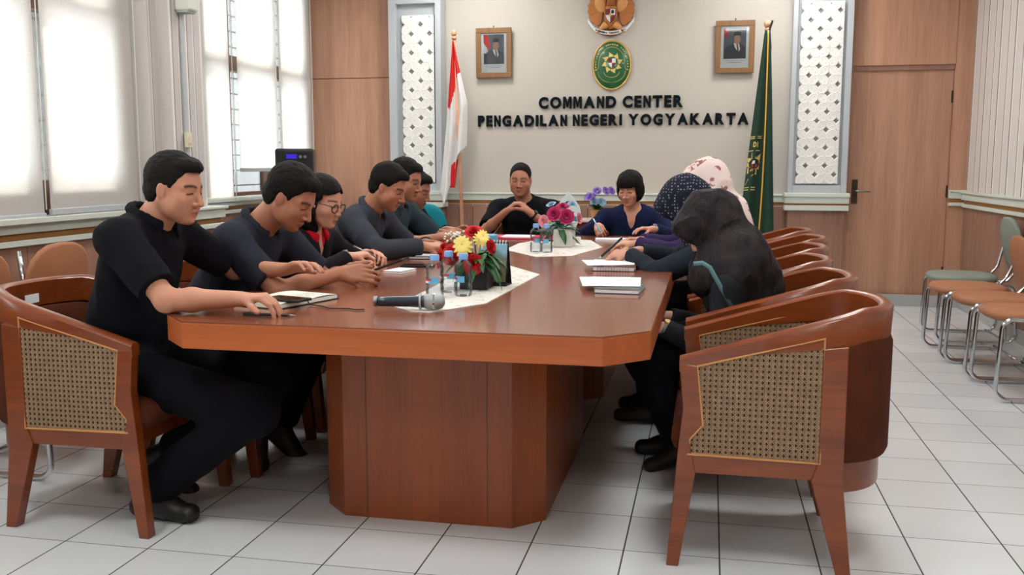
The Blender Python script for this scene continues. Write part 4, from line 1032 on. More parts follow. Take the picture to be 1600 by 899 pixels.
dup(b0, (-0.948, 3.375, 0.753), 0.5, 'clear blue-capped water bottle on the near table, partly hidden behind another', 'water bottles with blue caps')
dup(b0, (-0.868, 3.285, 0.753), -0.3, 'clear blue-capped water bottle on the near table in front of the red roses', 'water bottles with blue caps')
dup(b0, (-0.925, 5.06, 0.753), 0.2, 'clear blue-capped water bottle on the far table, left of the two', 'water bottles with blue caps')
dup(b0, (-0.862, 5.04, 0.753), -0.2, 'clear blue-capped water bottle on the far table beside the white pot', 'water bottles with blue caps')
# microphone
t = thing('microphone', 'dark blue handheld microphone with a silver head lying on the near table', 'microphone', (-1.058, 2.90, 0.753), 0.0)
k_ = Vector((-0.885, 3.115, 0)) - Vector((-1.085, 2.90, 0)); t.rotation_euler = (0, 0, math.atan2(k_.y, k_.x) - 0.65)
plain('mic_blue', (28, 42, 58), 0.25, coat=0.3); plain('mic_mesh', (170, 174, 176), 0.35, metal=0.8, bump=0.9, vs=120)
def xlathe(mb, prof, z, seg=20):
    mb.T = Matrix.Translation((0, 0, z)) @ Matrix.Rotation(PI / 2, 4, 'Y'); mb.lathe(prof, seg=seg); mb.T = Matrix.Identity(4); return mb
xlathe(MB(), [(0.014, 0), (0.0165, 0.004), (0.017, 0.03), (0.018, 0.10), (0.020, 0.145), (0.021, 0.155)], 0.028).build('handle', 'mic_blue', t, smooth=True)
xlathe(MB(), [(0.0165, -0.012), (0.018, -0.008), (0.018, 0.0)], 0.028).build('end_cap', 'steel', t, smooth=True)
xlathe(MB(), [(0.021, 0.155), (0.025, 0.162), (0.0265, 0.178), (0.0265, 0.20), (0.022, 0.214), (0.010, 0.222)], 0.028).build('grille', 'mic_mesh', t, smooth=True)
xlathe(MB(), [(0.0272, 0.184), (0.0272, 0.190)], 0.028).build('grille_band', 'chrome', t)
for xx in (0.138,): xlathe(MB(), [(0.020, xx), (0.028, xx + 0.001), (0.028, xx + 0.006), (0.020, xx + 0.007)], 0.028).build('anti_roll_ring', 'column_gray', t, smooth=True)
# calendar
k = NT('calendar_print'); co = k.coord('Object'); sx = k.n('ShaderNodeSeparateXYZ'); k.l(co, sx.inputs[0])
n = k.noise(k.mapping(co, (30, 30, 30)), 1.0, 4)
zz = k.math('ADD', sx.outputs[2], k.math('MULTIPLY', n, 0.05))
k.col(k.ramp(k.math('MULTIPLY', zz, 5.0), [(0.0, lin((92, 96, 70))), (0.3, lin((120, 118, 84))), (0.5, lin((150, 140, 120))), (0.66, lin((128, 132, 128))), (0.76, lin((150, 196, 214))), (1.0, lin((140, 196, 220)))])); k.set(0.4); M['calendar_print'] = k.m
t = thing('desk_calendar', 'small standing desk calendar with a blue sky picture beside the red roses', 'calendar', (-0.828, 3.615, 0.753), -0.05)
mb = MB(); mb.T = Matrix.Rotation(0.2, 4, 'X') @ Matrix.Identity(4)
mb = MB(); mb.add([(-0.055, -0.04, 0.012), (0.055, -0.04, 0.012), (0.055, -0.004, 0.165), (-0.055, -0.004, 0.165), (-0.055, -0.038, 0.012), (0.055, -0.038, 0.012), (0.055, -0.002, 0.165), (-0.055, -0.002, 0.165)], [(0, 1, 2, 3), (7, 6, 5, 4), (0, 4, 5, 1), (1, 5, 6, 2), (2, 6, 7, 3), (3, 7, 4, 0)]); mb.build('page', 'calendar_print', t)
mb = MB(); mb.add([(-0.058, -0.045, 0), (0.058, -0.045, 0), (0.058, 0.0, 0.17), (-0.058, 0.0, 0.17)], [(0, 1, 2, 3)]); mb.add([(-0.058, 0.05, 0), (0.058, 0.05, 0), (0.058, 0.0, 0.17), (-0.058, 0.0, 0.17)], [(0, 1, 2, 3)]); mb.b(-0.058, 0.058, -0.045, 0.05, 0, 0.003)
mb.v = [(a, b + (0.003 if b < 0 else 0), c) for a, b, c in mb.v]; mb.build('stand', 'black_matte', t, solid=0.002)
mb = MB()
for i in range(9): x = -0.048 + i * 0.012; mb.tube([(x, -0.006, 0.158), (x, -0.006, 0.172), (x, 0.0, 0.178), (x, 0.006, 0.172), (x, 0.006, 0.158)], 0.0012, 5)
mb.build('wire_binding', 'paper', t)
mb = MB(); x = -0.028
for ch in 'bali': v_, f_, asp = glyph(ch); mb.add([(x + p[0] * 0.013, -0.0095 + (p[1] - 0.5) * 0.004 - p[2] * 0.003, 0.139 + p[1] * 0.014) for p in v_], f_); x += asp * 0.013 + 0.003
mb.build('title', 'teal_print', t)

def rect(mb, pts, z0, z1): mb.prism(pts, z0, z1); return mb
def rot_rect(cx, cy, w, h, a):
    return [(cx + x * math.cos(a) - y * math.sin(a), cy + x * math.sin(a) + y * math.cos(a)) for x, y in ((-w / 2, -h / 2), (w / 2, -h / 2), (w / 2, h / 2), (-w / 2, h / 2))]
# open notebook of the near man
plain('page_cream', (232, 230, 216), 0.7, var=0.02)
t = thing('open_notebook', 'open cream notebook with handwriting and ribbon under the nearest man\'s hands', 'notebook', (-1.435, 3.02, 0.7505), -0.30)
MB().b(-0.105, 0.105, -0.155, 0.155, 0, 0.003).build('cover', 'black_matte', t, bevel=0.001)
for s in (-1, 1):
    G = [[(u * 0.1, s * 0.15 * v, 0.003 + (0.013 + 0.004 * math.sin(PI * v)) * (1 if v > 0.0 else 0.5)) for v in [i / 8 for i in range(9)]] for u in (-1, -0.5, 0, 0.5, 1)]
    mb = MB(); mb.grid(G); mb.b(-0.1, 0.1, min(0, s * 0.15), max(0, s * 0.15), 0.003, 0.0145); mb.build('page_block', 'page_cream', t, smooth=False)
mb = MB(); q = random.Random(3)
for i in range(7):
    y = 0.03 + i * 0.015; x = -0.0
    while x < 0.085: L_ = q.uniform(0.003, 0.009); mb.box((x, y, 0.0205 + 0.0), (L_, 0.0012 + q.uniform(0, 0.002), 0.0004), rz=q.uniform(-0.5, 0.5)); x += L_ + q.uniform(0.001, 0.005)
mb.build('handwriting', 'caption_gray', t)
MB().tube([(0.09, 0.0, 0.017), (0.13, -0.03, 0.004), (0.19, -0.035, 0.003), (0.24, -0.06, 0.003), (0.275, -0.045, 0.003), (0.30, -0.03, 0.003), (0.33, -0.04, 0.003), (0.355, -0.02, 0.003)], 0.0022, 6).build('ribbon_bookmark', 'black_matte', t, smooth=True)
def phone(label, loc, rz, l=0.148, w=0.072, rx=0):
    t = thing('smartphone', label, 'phone', loc, rz); t.rotation_euler = (rx, 0, rz)
    MB().b(-l / 2, l / 2, -w / 2, w / 2, 0, 0.009).build('body', 'black_matte', t, bevel=0.003)
    plain('screen_black', (10, 12, 16), 0.08) if 'screen_black' not in M else None
    MB().b(-l / 2 + 0.004, l / 2 - 0.004, -w / 2 + 0.003, w / 2 - 0.003, 0.009, 0.0094).build('screen', 'screen_black', t)
    return t
phone('black smartphone lying on the open notebook under the near man\'s fingers', (-1.385, 2.925, 0.7715), -0.28)
def pen(label, a, b, mat='black_plastic', tip='steel', r=0.0045, cat='pen'):
    a, b = Vector(a), Vector(b); t = thing('pen', label, cat, tuple(a)); d = b - a
    MB().tube([(0, 0, 0), tuple(d * 0.86)], r, 8).build('barrel', mat, t, smooth=True)
    MB().tube([tuple(d * 0.86), tuple(d)], [r, 0.001], 8).build('tip', tip, t, smooth=True)
    MB().tube([tuple(d * 0.03 + Vector((0, 0, r * 1.2))), tuple(d * 0.28 + Vector((0, 0, r * 1.2)))], 0.0015, 5).build('clip', tip, t)
pen('black pen lying on the near table edge below the notebook', (-1.44, 2.715, 0.7555), (-1.262, 2.715, 0.7555))
# notebooks, papers and phones around
def book(name, label, cat, cx, cy, w, h, a, th, cover, z=0.7505, pages='paper'):
    t = thing(name, label, cat, (cx, cy, z), a)
    MB().b(-w / 2, w / 2, -h / 2, h / 2, 0, 0.003).b(-w / 2, w / 2, -h / 2, h / 2, th - 0.002, th).build('cover', cover, t, bevel=0.001)
    MB().b(-w / 2 + 0.004, w / 2 - 0.004, -h / 2 + 0.004, h / 2 - 0.004, 0.003, th - 0.002).build('pages', pages, t)
    return t
plain('gray_cover', (84, 90, 92), 0.5); plain('maroon_cover', (84, 26, 28), 0.5); plain('pink_folder', (190, 30, 78), 0.5)
book('notebook', 'dark grey notebook under the papers nearest the camera on the right', 'notebook', -0.325, 3.56, 0.17, 0.20, -0.05, 0.018, 'gray_cover')
def papers(label, z, rects, lines=True):
    t = thing('paper_sheets', label, 'papers', (0, 0, z))
    for i, (cx, cy, w, h, a) in enumerate(rects):
        mb = MB(); mb.prism(rot_rect(cx, cy, w, h, a), i * 0.0015, i * 0.0015 + 0.0010); o = mb.build('sheet', 'paper', t)
    if lines:
        cx, cy, w, h, a = rects[-1]; mb = MB(); zt = (len(rects) - 1) * 0.0015 + 0.0011
        for q in range(6):
            yy = h * 0.40 - q * 0.022; ww = w * (0.3 if q == 0 else 0.75)
            mb.prism([(cx + x * math.cos(a) - y * math.sin(a), cy + x * math.sin(a) + y * math.cos(a)) for x, y in ((-ww / 2, yy), (ww / 2, yy), (ww / 2, yy + 0.003), (-ww / 2, yy + 0.003))], zt, zt + 0.0003)
        mb.build('printed_lines', 'caption_gray', t)
    return t
papers('white printed papers on the grey notebook nearest the camera on the right', 0.7695, [(-0.385, 3.68, 0.21, 0.29, 0.18), (-0.355, 3.67, 0.20, 0.29, 0.06)])
t = book('notebook', 'maroon spiral notebook before the person in the dotted headscarf', 'notebook', -0.415, 4.30, 0.19, 0.20, 0.0, 0.022, 'maroon_cover')
mb = MB()
for i in range(12): mb.tube([(-0.07 + i * 0.0125, -0.098, 0.004), (-0.07 + i * 0.0125, -0.106, 0.012), (-0.07 + i * 0.0125, -0.098, 0.022)], 0.0014, 5)
mb.build('spiral_binding', 'chrome', t)
papers('white papers lying on the maroon spiral notebook', 0.7735, [(-0.47, 4.36, 0.19, 0.24, 0.25), (-0.43, 4.37, 0.20, 0.22, 0.02)], False)
tag(MB().prism(rot_rect(-0.52, 4.66, 0.05, 0.07, 0.2), 0.7506, 0.7516).build('sticky_note', 'petal_pink'), 'small pink sticky note on the table by the writing hand', 'sticky note')
t = book('notebook', 'open white notebook in front of the woman in navy at the far end', 'notebook', -0.60, 5.93, 0.20, 0.14, 0.15, 0.014, 'paper')
t = book('notebook', 'small white notebook beside the hands holding a phone on the left', 'notebook', -1.345, 3.985, 0.09, 0.14, -0.2, 0.012, 'paper')
phone('black smartphone lying flat on the table beside the small white notebook', (-1.335, 4.22, 0.751), 0.12, 0.155, 0.075)
t = book('notebook', 'black notebook in front of the man in the grey long-sleeved shirt', 'notebook', -1.40, 4.62, 0.19, 0.13, 0.1, 0.014, 'black_matte')
papers('white papers lying on the black notebook of the man in grey long sleeves', 0.7655, [(-1.385, 4.625, 0.16, 0.12, 0.15)], False)
t = thing('document_folder', 'crimson folder with white papers before the man with clasped hands', 'folder', (-1.20, 6.05, 0.7505), 0.0)
MB().b(-0.21, 0.21, -0.13, 0.10, 0, 0.008).build('cover', 'pink_folder', t, bevel=0.001)
MB().b(-0.125, 0.075, -0.10, 0.09, 0.008, 0.014).build('sheets', 'paper', t)
MB().b(-0.21, -0.11, -0.12, 0.09, 0.008, 0.013).b(0.08, 0.21, -0.12, 0.09, 0.008, 0.013).build('flap', 'pink_folder', t)
tag(MB().b(-1.36, -1.28, 5.60, 5.70, 0.7505, 0.80).build('tissue_pack', 'label_blue', bevel=0.008), 'light blue tissue pack on the far table behind the yellow daisies', 'tissue pack')
phone('black smartphone on the far table in front of the crimson folder', (-1.02, 5.80, 0.751), 0.1)
phone('black smartphone lying by the left wrist of the woman in navy', (-0.36, 6.06, 0.751), 0.3)

# ------------------------------------------------------------------ people: signed-distance bodies meshed into one continuous surface
V3 = lambda *a: np.array(a, float)
def unit(v): v = np.asarray(v, float); return v / (np.linalg.norm(v) + 1e-9)
class Vol:
    """sparse-ish distance volume; primitives are stamped with smooth union / subtraction"""
    def __init__(s, h): s.h = h; s.pr = []
    def rc(s, a, b, r1, r2, k=0.012, asp=None, op='+'):
        a, b = np.asarray(a, float), np.asarray(b, float); R = max(r1, r2)
        def f(P):
            d = b - a; L = d @ d + 1e-9
            t = np.clip(((P[..., 0] - a[0]) * d[0] + (P[..., 1] - a[1]) * d[1] + (P[..., 2] - a[2]) * d[2]) / L, 0, 1)
            q = P - a - t[..., None] * d
            if asp is not None:      # asp = (axis, scale): squash along an axis
                ax, sc = asp; c = (q @ ax)[..., None] * ax; q = q - c + c / sc
            return np.sqrt((q * q).sum(-1)) - (r1 + t * (r2 - r1))
        m = R * (asp[1] if asp is not None and asp[1] > 1 else 1)
        s.pr.append((np.minimum(a, b) - m, np.maximum(a, b) + m, f, k, op)); return s
    def el(s, c, r, Rm=None, k=0.012, op='+'):
        c = np.asarray(c, float); r = np.asarray(r, float); Rm = np.eye(3) if Rm is None else Rm; m = np.abs(Rm) @ r
        def f(P):
            q = (P - c) @ Rm; k0 = np.sqrt(((q / r) ** 2).sum(-1)); k1 = np.sqrt(((q / (r * r)) ** 2).sum(-1)) + 1e-6
            return k0 * (k0 - 1) / k1
        s.pr.append((c - m, c + m, f, k, op)); return s
    def fn(s, lo, hi, f, k=0.004, op='+'): s.pr.append((np.asarray(lo, float), np.asarray(hi, float), f, k, op)); return s
    def ev(s, P):
        F = np.full(P.shape[:-1], 0.1)
        for lo, hi, f, k, op in s.pr: F = s.comb(F, f(P), k, op)
        return F
    @staticmethod
    def comb(A, B, k, op):
        if op == '+': h = np.maximum(k - np.abs(A - B), 0) / k; return np.minimum(A, B) - h * h * k * 0.25
        if op == '-': B = -B
        h = np.maximum(k - np.abs(A - B), 0) / k; return np.maximum(A, B) + h * h * k * 0.25
    def mesh(s):
        h = s.h; add = [p for p in s.pr if p[4] == '+']
        lo = np.min([p[0] for p in add], 0) - 3 * h - 0.01; hi = np.max([p[1] for p in add], 0) + 3 * h + 0.01
        n = np.ceil((hi - lo) / h).astype(int) + 1; F = np.full(n, 0.1, np.float32)
        for a, b, f, k, op in s.pr:
            i0 = np.clip(np.floor((a - lo - k - 2 * h) / h).astype(int), 0, n); i1 = np.clip(np.ceil((b - lo + k + 2 * h) / h).astype(int) + 1, 0, n)
            if (i1 <= i0).any(): continue
            ax = [lo[q] + h * np.arange(i0[q], i1[q]) for q in range(3)]
            P = np.stack(np.meshgrid(*ax, indexing='ij'), -1); sl = tuple(slice(i0[q], i1[q]) for q in range(3))
            F[sl] = s.comb(F[sl], f(P), k, op)
        return surface_net(F, lo, h)
def surface_net(F, lo, h):
    I = F < 0; n = np.array(F.shape)
    c = [(i, j, k) for i in (0, 1) for j in (0, 1) for k in (0, 1)]
    S = sum(I[i:n[0] - 1 + i, j:n[1] - 1 + j, k:n[2] - 1 + k].astype(np.int8) for i, j, k in c)
    A = (S > 0) & (S < 8); idx = np.full(A.shape, -1, np.int64); cells = np.argwhere(A); idx[A] = np.arange(len(cells))
    val = {q: F[cells[:, 0] + q[0], cells[:, 1] + q[1], cells[:, 2] + q[2]] for q in c}
    acc = np.zeros((len(cells), 3)); cnt = np.zeros(len(cells))
    for a in c:
        for ax in range(3):
            if a[ax]: continue
            b = list(a); b[ax] = 1; b = tuple(b); va, vb = val[a], val[b]; m = (va < 0) != (vb < 0)
            t = np.where(m, va / np.where(np.abs(va - vb) < 1e-9, 1, va - vb), 0); p = np.tile(np.array(a, float), (len(cells), 1)); p[:, ax] = t
            acc[m] += p[m]; cnt[m] += 1
    V = lo + h * (cells + acc / cnt[:, None]); Q = []
    for ax in range(3):
        o = [q for q in range(3) if q != ax]
        sa = [slice(1, n[q] - 1) for q in range(3)]; sb = list(sa); sa[ax] = slice(0, n[ax] - 1); sb[ax] = slice(1, n[ax])
        a, b = I[tuple(sa)], I[tuple(sb)]
        for flip in (0, 1):
            E = np.argwhere((a & ~b) if not flip else (~a & b)); E = E + 1; E[:, ax] -= 1
            def g(du, dv): T = E.copy(); T[:, o[0]] -= du; T[:, o[1]] -= dv; return idx[T[:, 0], T[:, 1], T[:, 2]]
            q = np.stack([g(1, 1), g(0, 1), g(0, 0), g(1, 0)], 1)
            if (flip == 1) != (ax == 1): q = q[:, ::-1]
            Q.append(q)
    return V, np.concatenate(Q)
def np_mesh(name, V, Q, mat, parent, origin, col=None, shake=None):
    me = bpy.data.meshes.new(name); nv, nq = len(V), len(Q)
    me.vertices.add(nv); me.vertices.foreach_set('co', (V - origin).astype(np.float32).ravel())
    me.loops.add(nq * 4); me.loops.foreach_set('vertex_index', Q.astype(np.int32).ravel())
    me.polygons.add(nq); me.polygons.foreach_set('loop_start', np.arange(0, nq * 4, 4, dtype=np.int32))
    me.update(calc_edges=True); me.polygons.foreach_set('use_smooth', np.ones(nq, bool))
    if shake is not None:
        N = np.zeros(nv * 3, np.float32); me.vertex_normals.foreach_get('vector', N); N = N.reshape(-1, 3)
        V = V + N * shake(V, N)[:, None]; me.vertices.foreach_set('co', (V - origin).astype(np.float32).ravel()); me.update()
    if col is not None:
        at = me.color_attributes.new('Col', 'FLOAT_COLOR', 'POINT'); c = np.ones((nv, 4), np.float32); c[:, :3] = col(V); at.data.foreach_set('color', c.ravel())
    me.materials.append(M[mat]); o = bpy.data.objects.new(name, me); C.objects.link(o); o.parent = parent; return o
def relax(V, Q, it=2, lam=0.5):
    n = len(V)
    E = np.concatenate([Q[:, [0, 1]], Q[:, [1, 2]], Q[:, [2, 3]], Q[:, [3, 0]]]); 
    for _ in range(it):
        S = np.zeros_like(V); c = np.bincount(E.ravel(), minlength=n).astype(float)
        for q in range(3): S[:, q] = np.bincount(E[:, 0], V[E[:, 1], q], n) + np.bincount(E[:, 1], V[E[:, 0], q], n)
        V = V + lam * (S / c[:, None] - V)
    return V
def snoise(P, f, seed, n=7):
    r = np.random.default_rng(seed); o = 0
    for i in range(n):
        d = r.normal(size=3); d /= np.linalg.norm(d); o = o + np.sin((P @ d) * f * r.uniform(0.6, 1.5) + r.uniform(0, 6.28) + 1.3 * np.sin((P @ r.normal(size=3)) * f * 0.35))
    return o / n
def folds(amp, f, seed):
    def g(P, N):
        a = snoise(P * np.array([1, 1, 0.6]), f, seed); b = snoise(P, f * 2.3, seed + 5)
        return amp * (1.0 - 2 * np.abs(a) ** 0.6) * 0.7 + amp * 0.5 * b
    return g
# skin: base colour comes from the body's own colour attribute (brows, lips, painted shade in mouth groove and nostrils)
k = NT('skin'); at = k.n('ShaderNodeAttribute', attribute_name='Col'); nz = k.noise(k.coord('Object'), 40, 3)
mx = k.n('ShaderNodeMix', data_type='RGBA', blend_type='MULTIPLY'); mx.inputs[0].default_value = 0.25; k.l(at.outputs[0], mx.inputs[6]); k.l(k.ramp(nz, [(0.3, (0.88, 0.82, 0.78)), (0.7, (1, 1, 1))]), mx.inputs[7]); k.col(mx.outputs[2])
k.set(0.5, spec=0.35); k.p.inputs['Subsurface Weight'].default_value = 0.08; k.p.inputs['Subsurface Radius'].default_value = (0.01, 0.004, 0.002); k.p.inputs['Subsurface Scale'].default_value = 0.3
k.bump(k.noise(k.coord('Object'), 500, 2), 0.12, 0.001); M['skin'] = k.m
k = NT('hair'); co = k.coord('Object'); k.col(k.mix(k.noise(k.mapping(co, (300, 300, 60)), 1, 3), (0.004, 0.0035, 0.0035), (0.012, 0.010, 0.010))); k.set(0.6, spec=0.1); k.bump(k.noise(k.mapping(co, (420, 420, 90)), 1, 3), 0.6, 0.004); M['hair'] = k.m
fabric('shirt_black', (14, 14, 19), rgb2=(24, 25, 34)); fabric('trousers_black', (10, 10, 15), rgb2=(18, 19, 26))
fabric('shirt_charcoal', (38, 41, 50), rgb2=(50, 54, 66)); fabric('shirt_gray', (54, 57, 65), rgb2=(70, 73, 82)); fabric('shirt_teal', (46, 62, 70), rgb2=(62, 82, 90))
fabric('jacket_dark', (28, 24, 30), rgb2=(40, 34, 42)); fabric('blouse_red', (186, 18, 36)); fabric('navy', (22, 28, 58), rgb2=(32, 40, 80)); fabric('purple_cloth', (48, 38, 74)); fabric('dress_slate', (32, 38, 47), rgb2=(44, 50, 60)); fabric('dress_dark', (34, 37, 41), rgb2=(48, 51, 55))
plain('shoe_black', (18, 18, 20), 0.5); plain('sole_dark', (96, 90, 60), 0.7); plain('teal_strap', (86, 124, 130), 0.7); plain('lens', (30, 30, 34), 0.1)
def scarf_mat(name, base, spot, kind):
    k = NT(name); co = k.coord('Object')
    if kind == 'dots':
        v = k.n('ShaderNodeTexVoronoi'); k.l(co, v.inputs['Vector']); v.inputs['Scale'].default_value = 72; v.inputs['Randomness'].default_value = 0.35
        f = k.math('LESS_THAN', v.outputs['Distance'], 0.27)
    elif kind == 'floral':
        a = k.noise(co, 26, 4, 0.6); b = k.noise(k.mapping(co, (1, 1, 1)), 9, 2); f = k.math('MULTIPLY', k.math('GREATER_THAN', a, 0.53), k.math('GREATER_THAN', b, 0.50))
    else:
        f = k.math('MULTIPLY', k.noise(co, 16, 5, 0.65), 1.0); f = k.math('SMOOTH_MIN', k.math('MULTIPLY', k.math('SUBTRACT', f, 0.42), 4.0), 1.0, 0.1)
    k.col(k.mix(f, lin(base), lin(spot))); k.set(0.85 if kind != 'soft' else 0.68, spec=0.2); k.bump(k.noise(k.mapping(co, (14, 14, 5), rot=(0.4, 0.7, 0)), 1.0, 4, 0.6), 0.9 if kind == 'soft' else 0.5, 0.03); M[name] = k.m
scarf_mat('scarf_dots', (26, 29, 44), (132, 136, 150), 'dots'); scarf_mat('scarf_pale', (232, 212, 208), (156, 106, 102), 'floral'); scarf_mat('scarf_dark', (22, 20, 24), (46, 38, 40), 'soft')

def rotz(a): c, s = math.cos(a), math.sin(a); return np.array([[c, -s, 0], [s, c, 0], [0, 0, 1]])
def roty(a): c, s = math.cos(a), math.sin(a); return np.array([[c, 0, s], [0, 1, 0], [-s, 0, c]])
def rotx(a): c, s = math.cos(a), math.sin(a); return np.array([[1, 0, 0], [0, c, -s], [0, s, c]])
class Head:
    def __init__(s, c, yaw, pitch, roll=0, sc=1.0, fem=False):
        s.c = np.asarray(c, float); s.R = rotz(yaw) @ roty(pitch) @ rotx(roll); s.s = sc; s.fem = fem
    def w(s, *p): return s.c + s.R @ (np.array(p) * s.s)
    def loc(s, P): return (P - s.c) @ s.R / s.s
    def add(s, v):
        q = s.s; E = lambda p, r, k=0.012, op='+', R=None: v.el(s.w(*p), np.array(r) * q, s.R if R is None else s.R @ R, k * q, op)
        T = lambda a, b, r1, r2, k=0.010, op='+': v.rc(s.w(*a), s.w(*b), r1 * q, r2 * q, k * q, None, op)
        f = s.fem; jw = 0.90 if f else 1.0
        E((-0.018, 0, 0.032), (0.096, 0.074, 0.085)); E((0.022, 0, -0.012), (0.066, 0.064 * jw, 0.088), 0.02)
        for y in (-1, 1):
            T((-0.004, y * 0.054 * jw, -0.040), (0.050, y * 0.022, -0.092), 0.020, 0.017, 0.025)
            E((0.050, y * 0.040, -0.026), (0.028, 0.026, 0.028), 0.02); E((0.028, y * 0.046, -0.055), (0.030, 0.022, 0.030), 0.02) if not f else None
        E((0.066, 0, -0.092), (0.020, 0.021, 0.017), 0.02)
        for y in (-1, 1): E((0.058, y * 0.026, -0.060), (0.020, 0.018, 0.026), 0.02)
        T((0.074, 0.010, 0.022), (0.058, 0.048, 0.020), 0.010, 0.008, 0.015) if not f else None
        T((0.074, -0.010, 0.022), (0.058, -0.048, 0.020), 0.010, 0.008, 0.015) if not f else None
        for y in (-1, 1):
            E((0.092, y * 0.031, 0.004), (0.017, 0.018, 0.012), 0.012, '-')
            E((0.066, y * 0.031, 0.004), (0.0135, 0.0165, 0.0125), 0.004)
        nb = 0.102 if f else 0.109
        T((0.080, 0, 0.016), (nb - 0.004, 0, -0.030), 0.0065, 0.0105 if not f else 0.009, 0.008); 
        for y in (-1, 1): E((0.090, y * 0.0135, -0.034), (0.012, 0.008, 0.008), 0.005)
        [T((0.0865, 0, -0.0580), (0.074, y * 0.020, -0.0640), 0.0058, 0.0040, 0.006) for y in (-1, 1)]; E((0.089, 0, -0.0575), (0.007, 0.012, 0.005), 0.006)
        [T((0.0845, 0, -0.0695), (0.074, y * 0.017, -0.0675), 0.0068, 0.0045, 0.007) for y in (-1, 1)]
        T((0.0955, -0.015, -0.0637), (0.0955, 0.015, -0.0637), 0.0022, 0.0022, 0.003, '-')
        for y in (-1, 1):
            E((-0.006, y * 0.076, -0.006), (0.016, 0.0065, 0.028), 0.006, '+', rotz(-y * 0.25) @ roty(-0.15)); E((0.0, y * 0.084, 0.0), (0.010, 0.005, 0.017), 0.004, '-', rotz(-y * 0.25))
    def paint(s, V, col):
        P = s.loc(V); x, y, z = P[:, 0], P[:, 1], P[:, 2]; a = np.abs(y); on = (x > 0.04) & (np.abs(z) < 0.12) & (a < 0.07)
        def mix(m, c, w=1.0):
            m = np.clip(m, 0, 1)[:, None] * w * on[:, None]; col[:] = col * (1 - m) + np.array(c) * m
        base = col.copy()
        arch = 0.024 + 0.004 * np.cos((a - 0.030) / 0.02 * 1.4); sl = 0.0052 if not s.fem else 0.0036
        mix(1.4 - np.abs(z - arch) / sl - np.clip((0.013 - a), 0, 1) * 400 - np.clip(a - 0.052, 0, 1) * 400, (0.010, 0.007, 0.006), 0.92)
        lid = -0.003 - 0.05 * ((a - 0.031) ** 2) * 20 * 0 
        mix(1.5 - np.abs(z - (0.0005 - 0.10 * (a - 0.031))) / 0.0032 - np.clip(np.abs(a - 0.031) - 0.014, 0, 1) * 500, (0.010, 0.007, 0.006), 0.9)
        mix(1.5 - 1.2 * np.sqrt(((z + 0.0637) / 0.0100) ** 2 + (a / 0.021) ** 2), base[0] * np.array([0.80, 0.56, 0.56]), 0.6 if not s.fem else 0.85)
        mix(1.2 - np.sqrt(((z + 0.0637 + 9 * a * a) / 0.0020) ** 2 + (a / 0.021) ** 2), (0.06, 0.02, 0.016), 0.75)  # groove between the lips: its shade painted as a dark line
        mix(1.2 - np.sqrt(((z + 0.043) / 0.003) ** 2 + ((a - 0.008) / 0.004) ** 2), (0.03, 0.012, 0.01), 0.8)  # nostril hollows: shade painted into the skin colour
        return col
def ik(S, W, L1, L2, pole):
    S, W = np.asarray(S, float), np.asarray(W, float); d = W - S; L = np.linalg.norm(d); d = d / L
    if L > (L1 + L2) * 0.995: L1, L2 = L1 * L / (L1 + L2) * 1.005, L2 * L / (L1 + L2) * 1.005
    a = (L1 * L1 - L2 * L2 + L * L) / (2 * L); h = math.sqrt(max(L1 * L1 - a * a, 1e-6)); p = np.asarray(pole, float); p = unit(p - d * (p @ d)); return S + d * a + p * h
def rotv(v, ax, a): return v * math.cos(a) + np.cross(ax, v) * math.sin(a) + ax * (ax @ v) * (1 - math.cos(a))
def hand(v, W, d, n, side, curl=(0.4, 0.6, 0.4), sc=1.0, spread=0.08, thumb=(0.5, 0.3), per=None, tips=None):
    """W wrist, d finger direction, n palm normal (the way the palm faces), side +1 when the thumb is on cross(d, n)"""
    d = unit(d); n = unit(n - d * (n @ d)) if True else n; s = unit(np.cross(d, n)) * side; q = sc; W = np.asarray(W, float)
    off = [0.028, 0.0095, -0.0095, -0.027]; ln = [(.040, .025, .020), (.045, .028, .021), (.041, .026, .020), (.032, .020, .018)]; mc = [0.088, 0.090, 0.085, 0.077]; rr_ = [.0092, .0094, .0088, .0078]
    v.rc(W - d * 0.02, W + d * 0.012 * q, 0.024 * q, 0.023 * q, 0.012, (n, 0.78))
    for i in range(4):
        m = W + d * mc[i] * q + s * off[i] * q - n * 0.004 * q
        v.rc(W + d * 0.012 * q + s * off[i] * 0.55 * q, m, 0.0155 * q, 0.0105 * q, 0.010 * q)
        dd = unit(d + s * spread * (1.5 - i) * 0.9); p = m; c = per[i] if per else curl
        for j in range(3):
            ang = c[j]; dd = unit(rotv(dd, np.cross(dd, n) / (np.linalg.norm(np.cross(dd, n)) + 1e-9), ang)) if j == 0 else unit(rotv(dd, axx, ang))
            if j == 0: axx = unit(np.cross(unit(d), n))
            e = p + dd * ln[i][j] * q; r0 = rr_[i] * (1 - 0.08 * j) * q; v.rc(p, e, r0, r0 * 0.92, 0.0035 if j else 0.007); p = e
        if tips is not None: tips.append(p)
    v.rc(W + d * 0.018 * q + s * 0.012 * q, W + d * 0.050 * q + s * 0.030 * q + n * 0.006 * q, 0.018 * q, 0.013 * q, 0.012)
    p = W + d * 0.045 * q + s * 0.030 * q + n * 0.008 * q; dd = unit(d * 0.75 + s * 0.65 * (1 - thumb[0]) + n * (0.15 + thumb[0]))
    for j, L in enumerate((0.034, 0.027)):
        e = p + dd * L * q; v.rc(p, e, (0.0115 - 0.0012 * j) * q, (0.0105 - 0.0012 * j) * q, 0.006); p = e; dd = unit(dd - s * thumb[1] + n * 0.1)
    if tips is not None: tips.append(p)
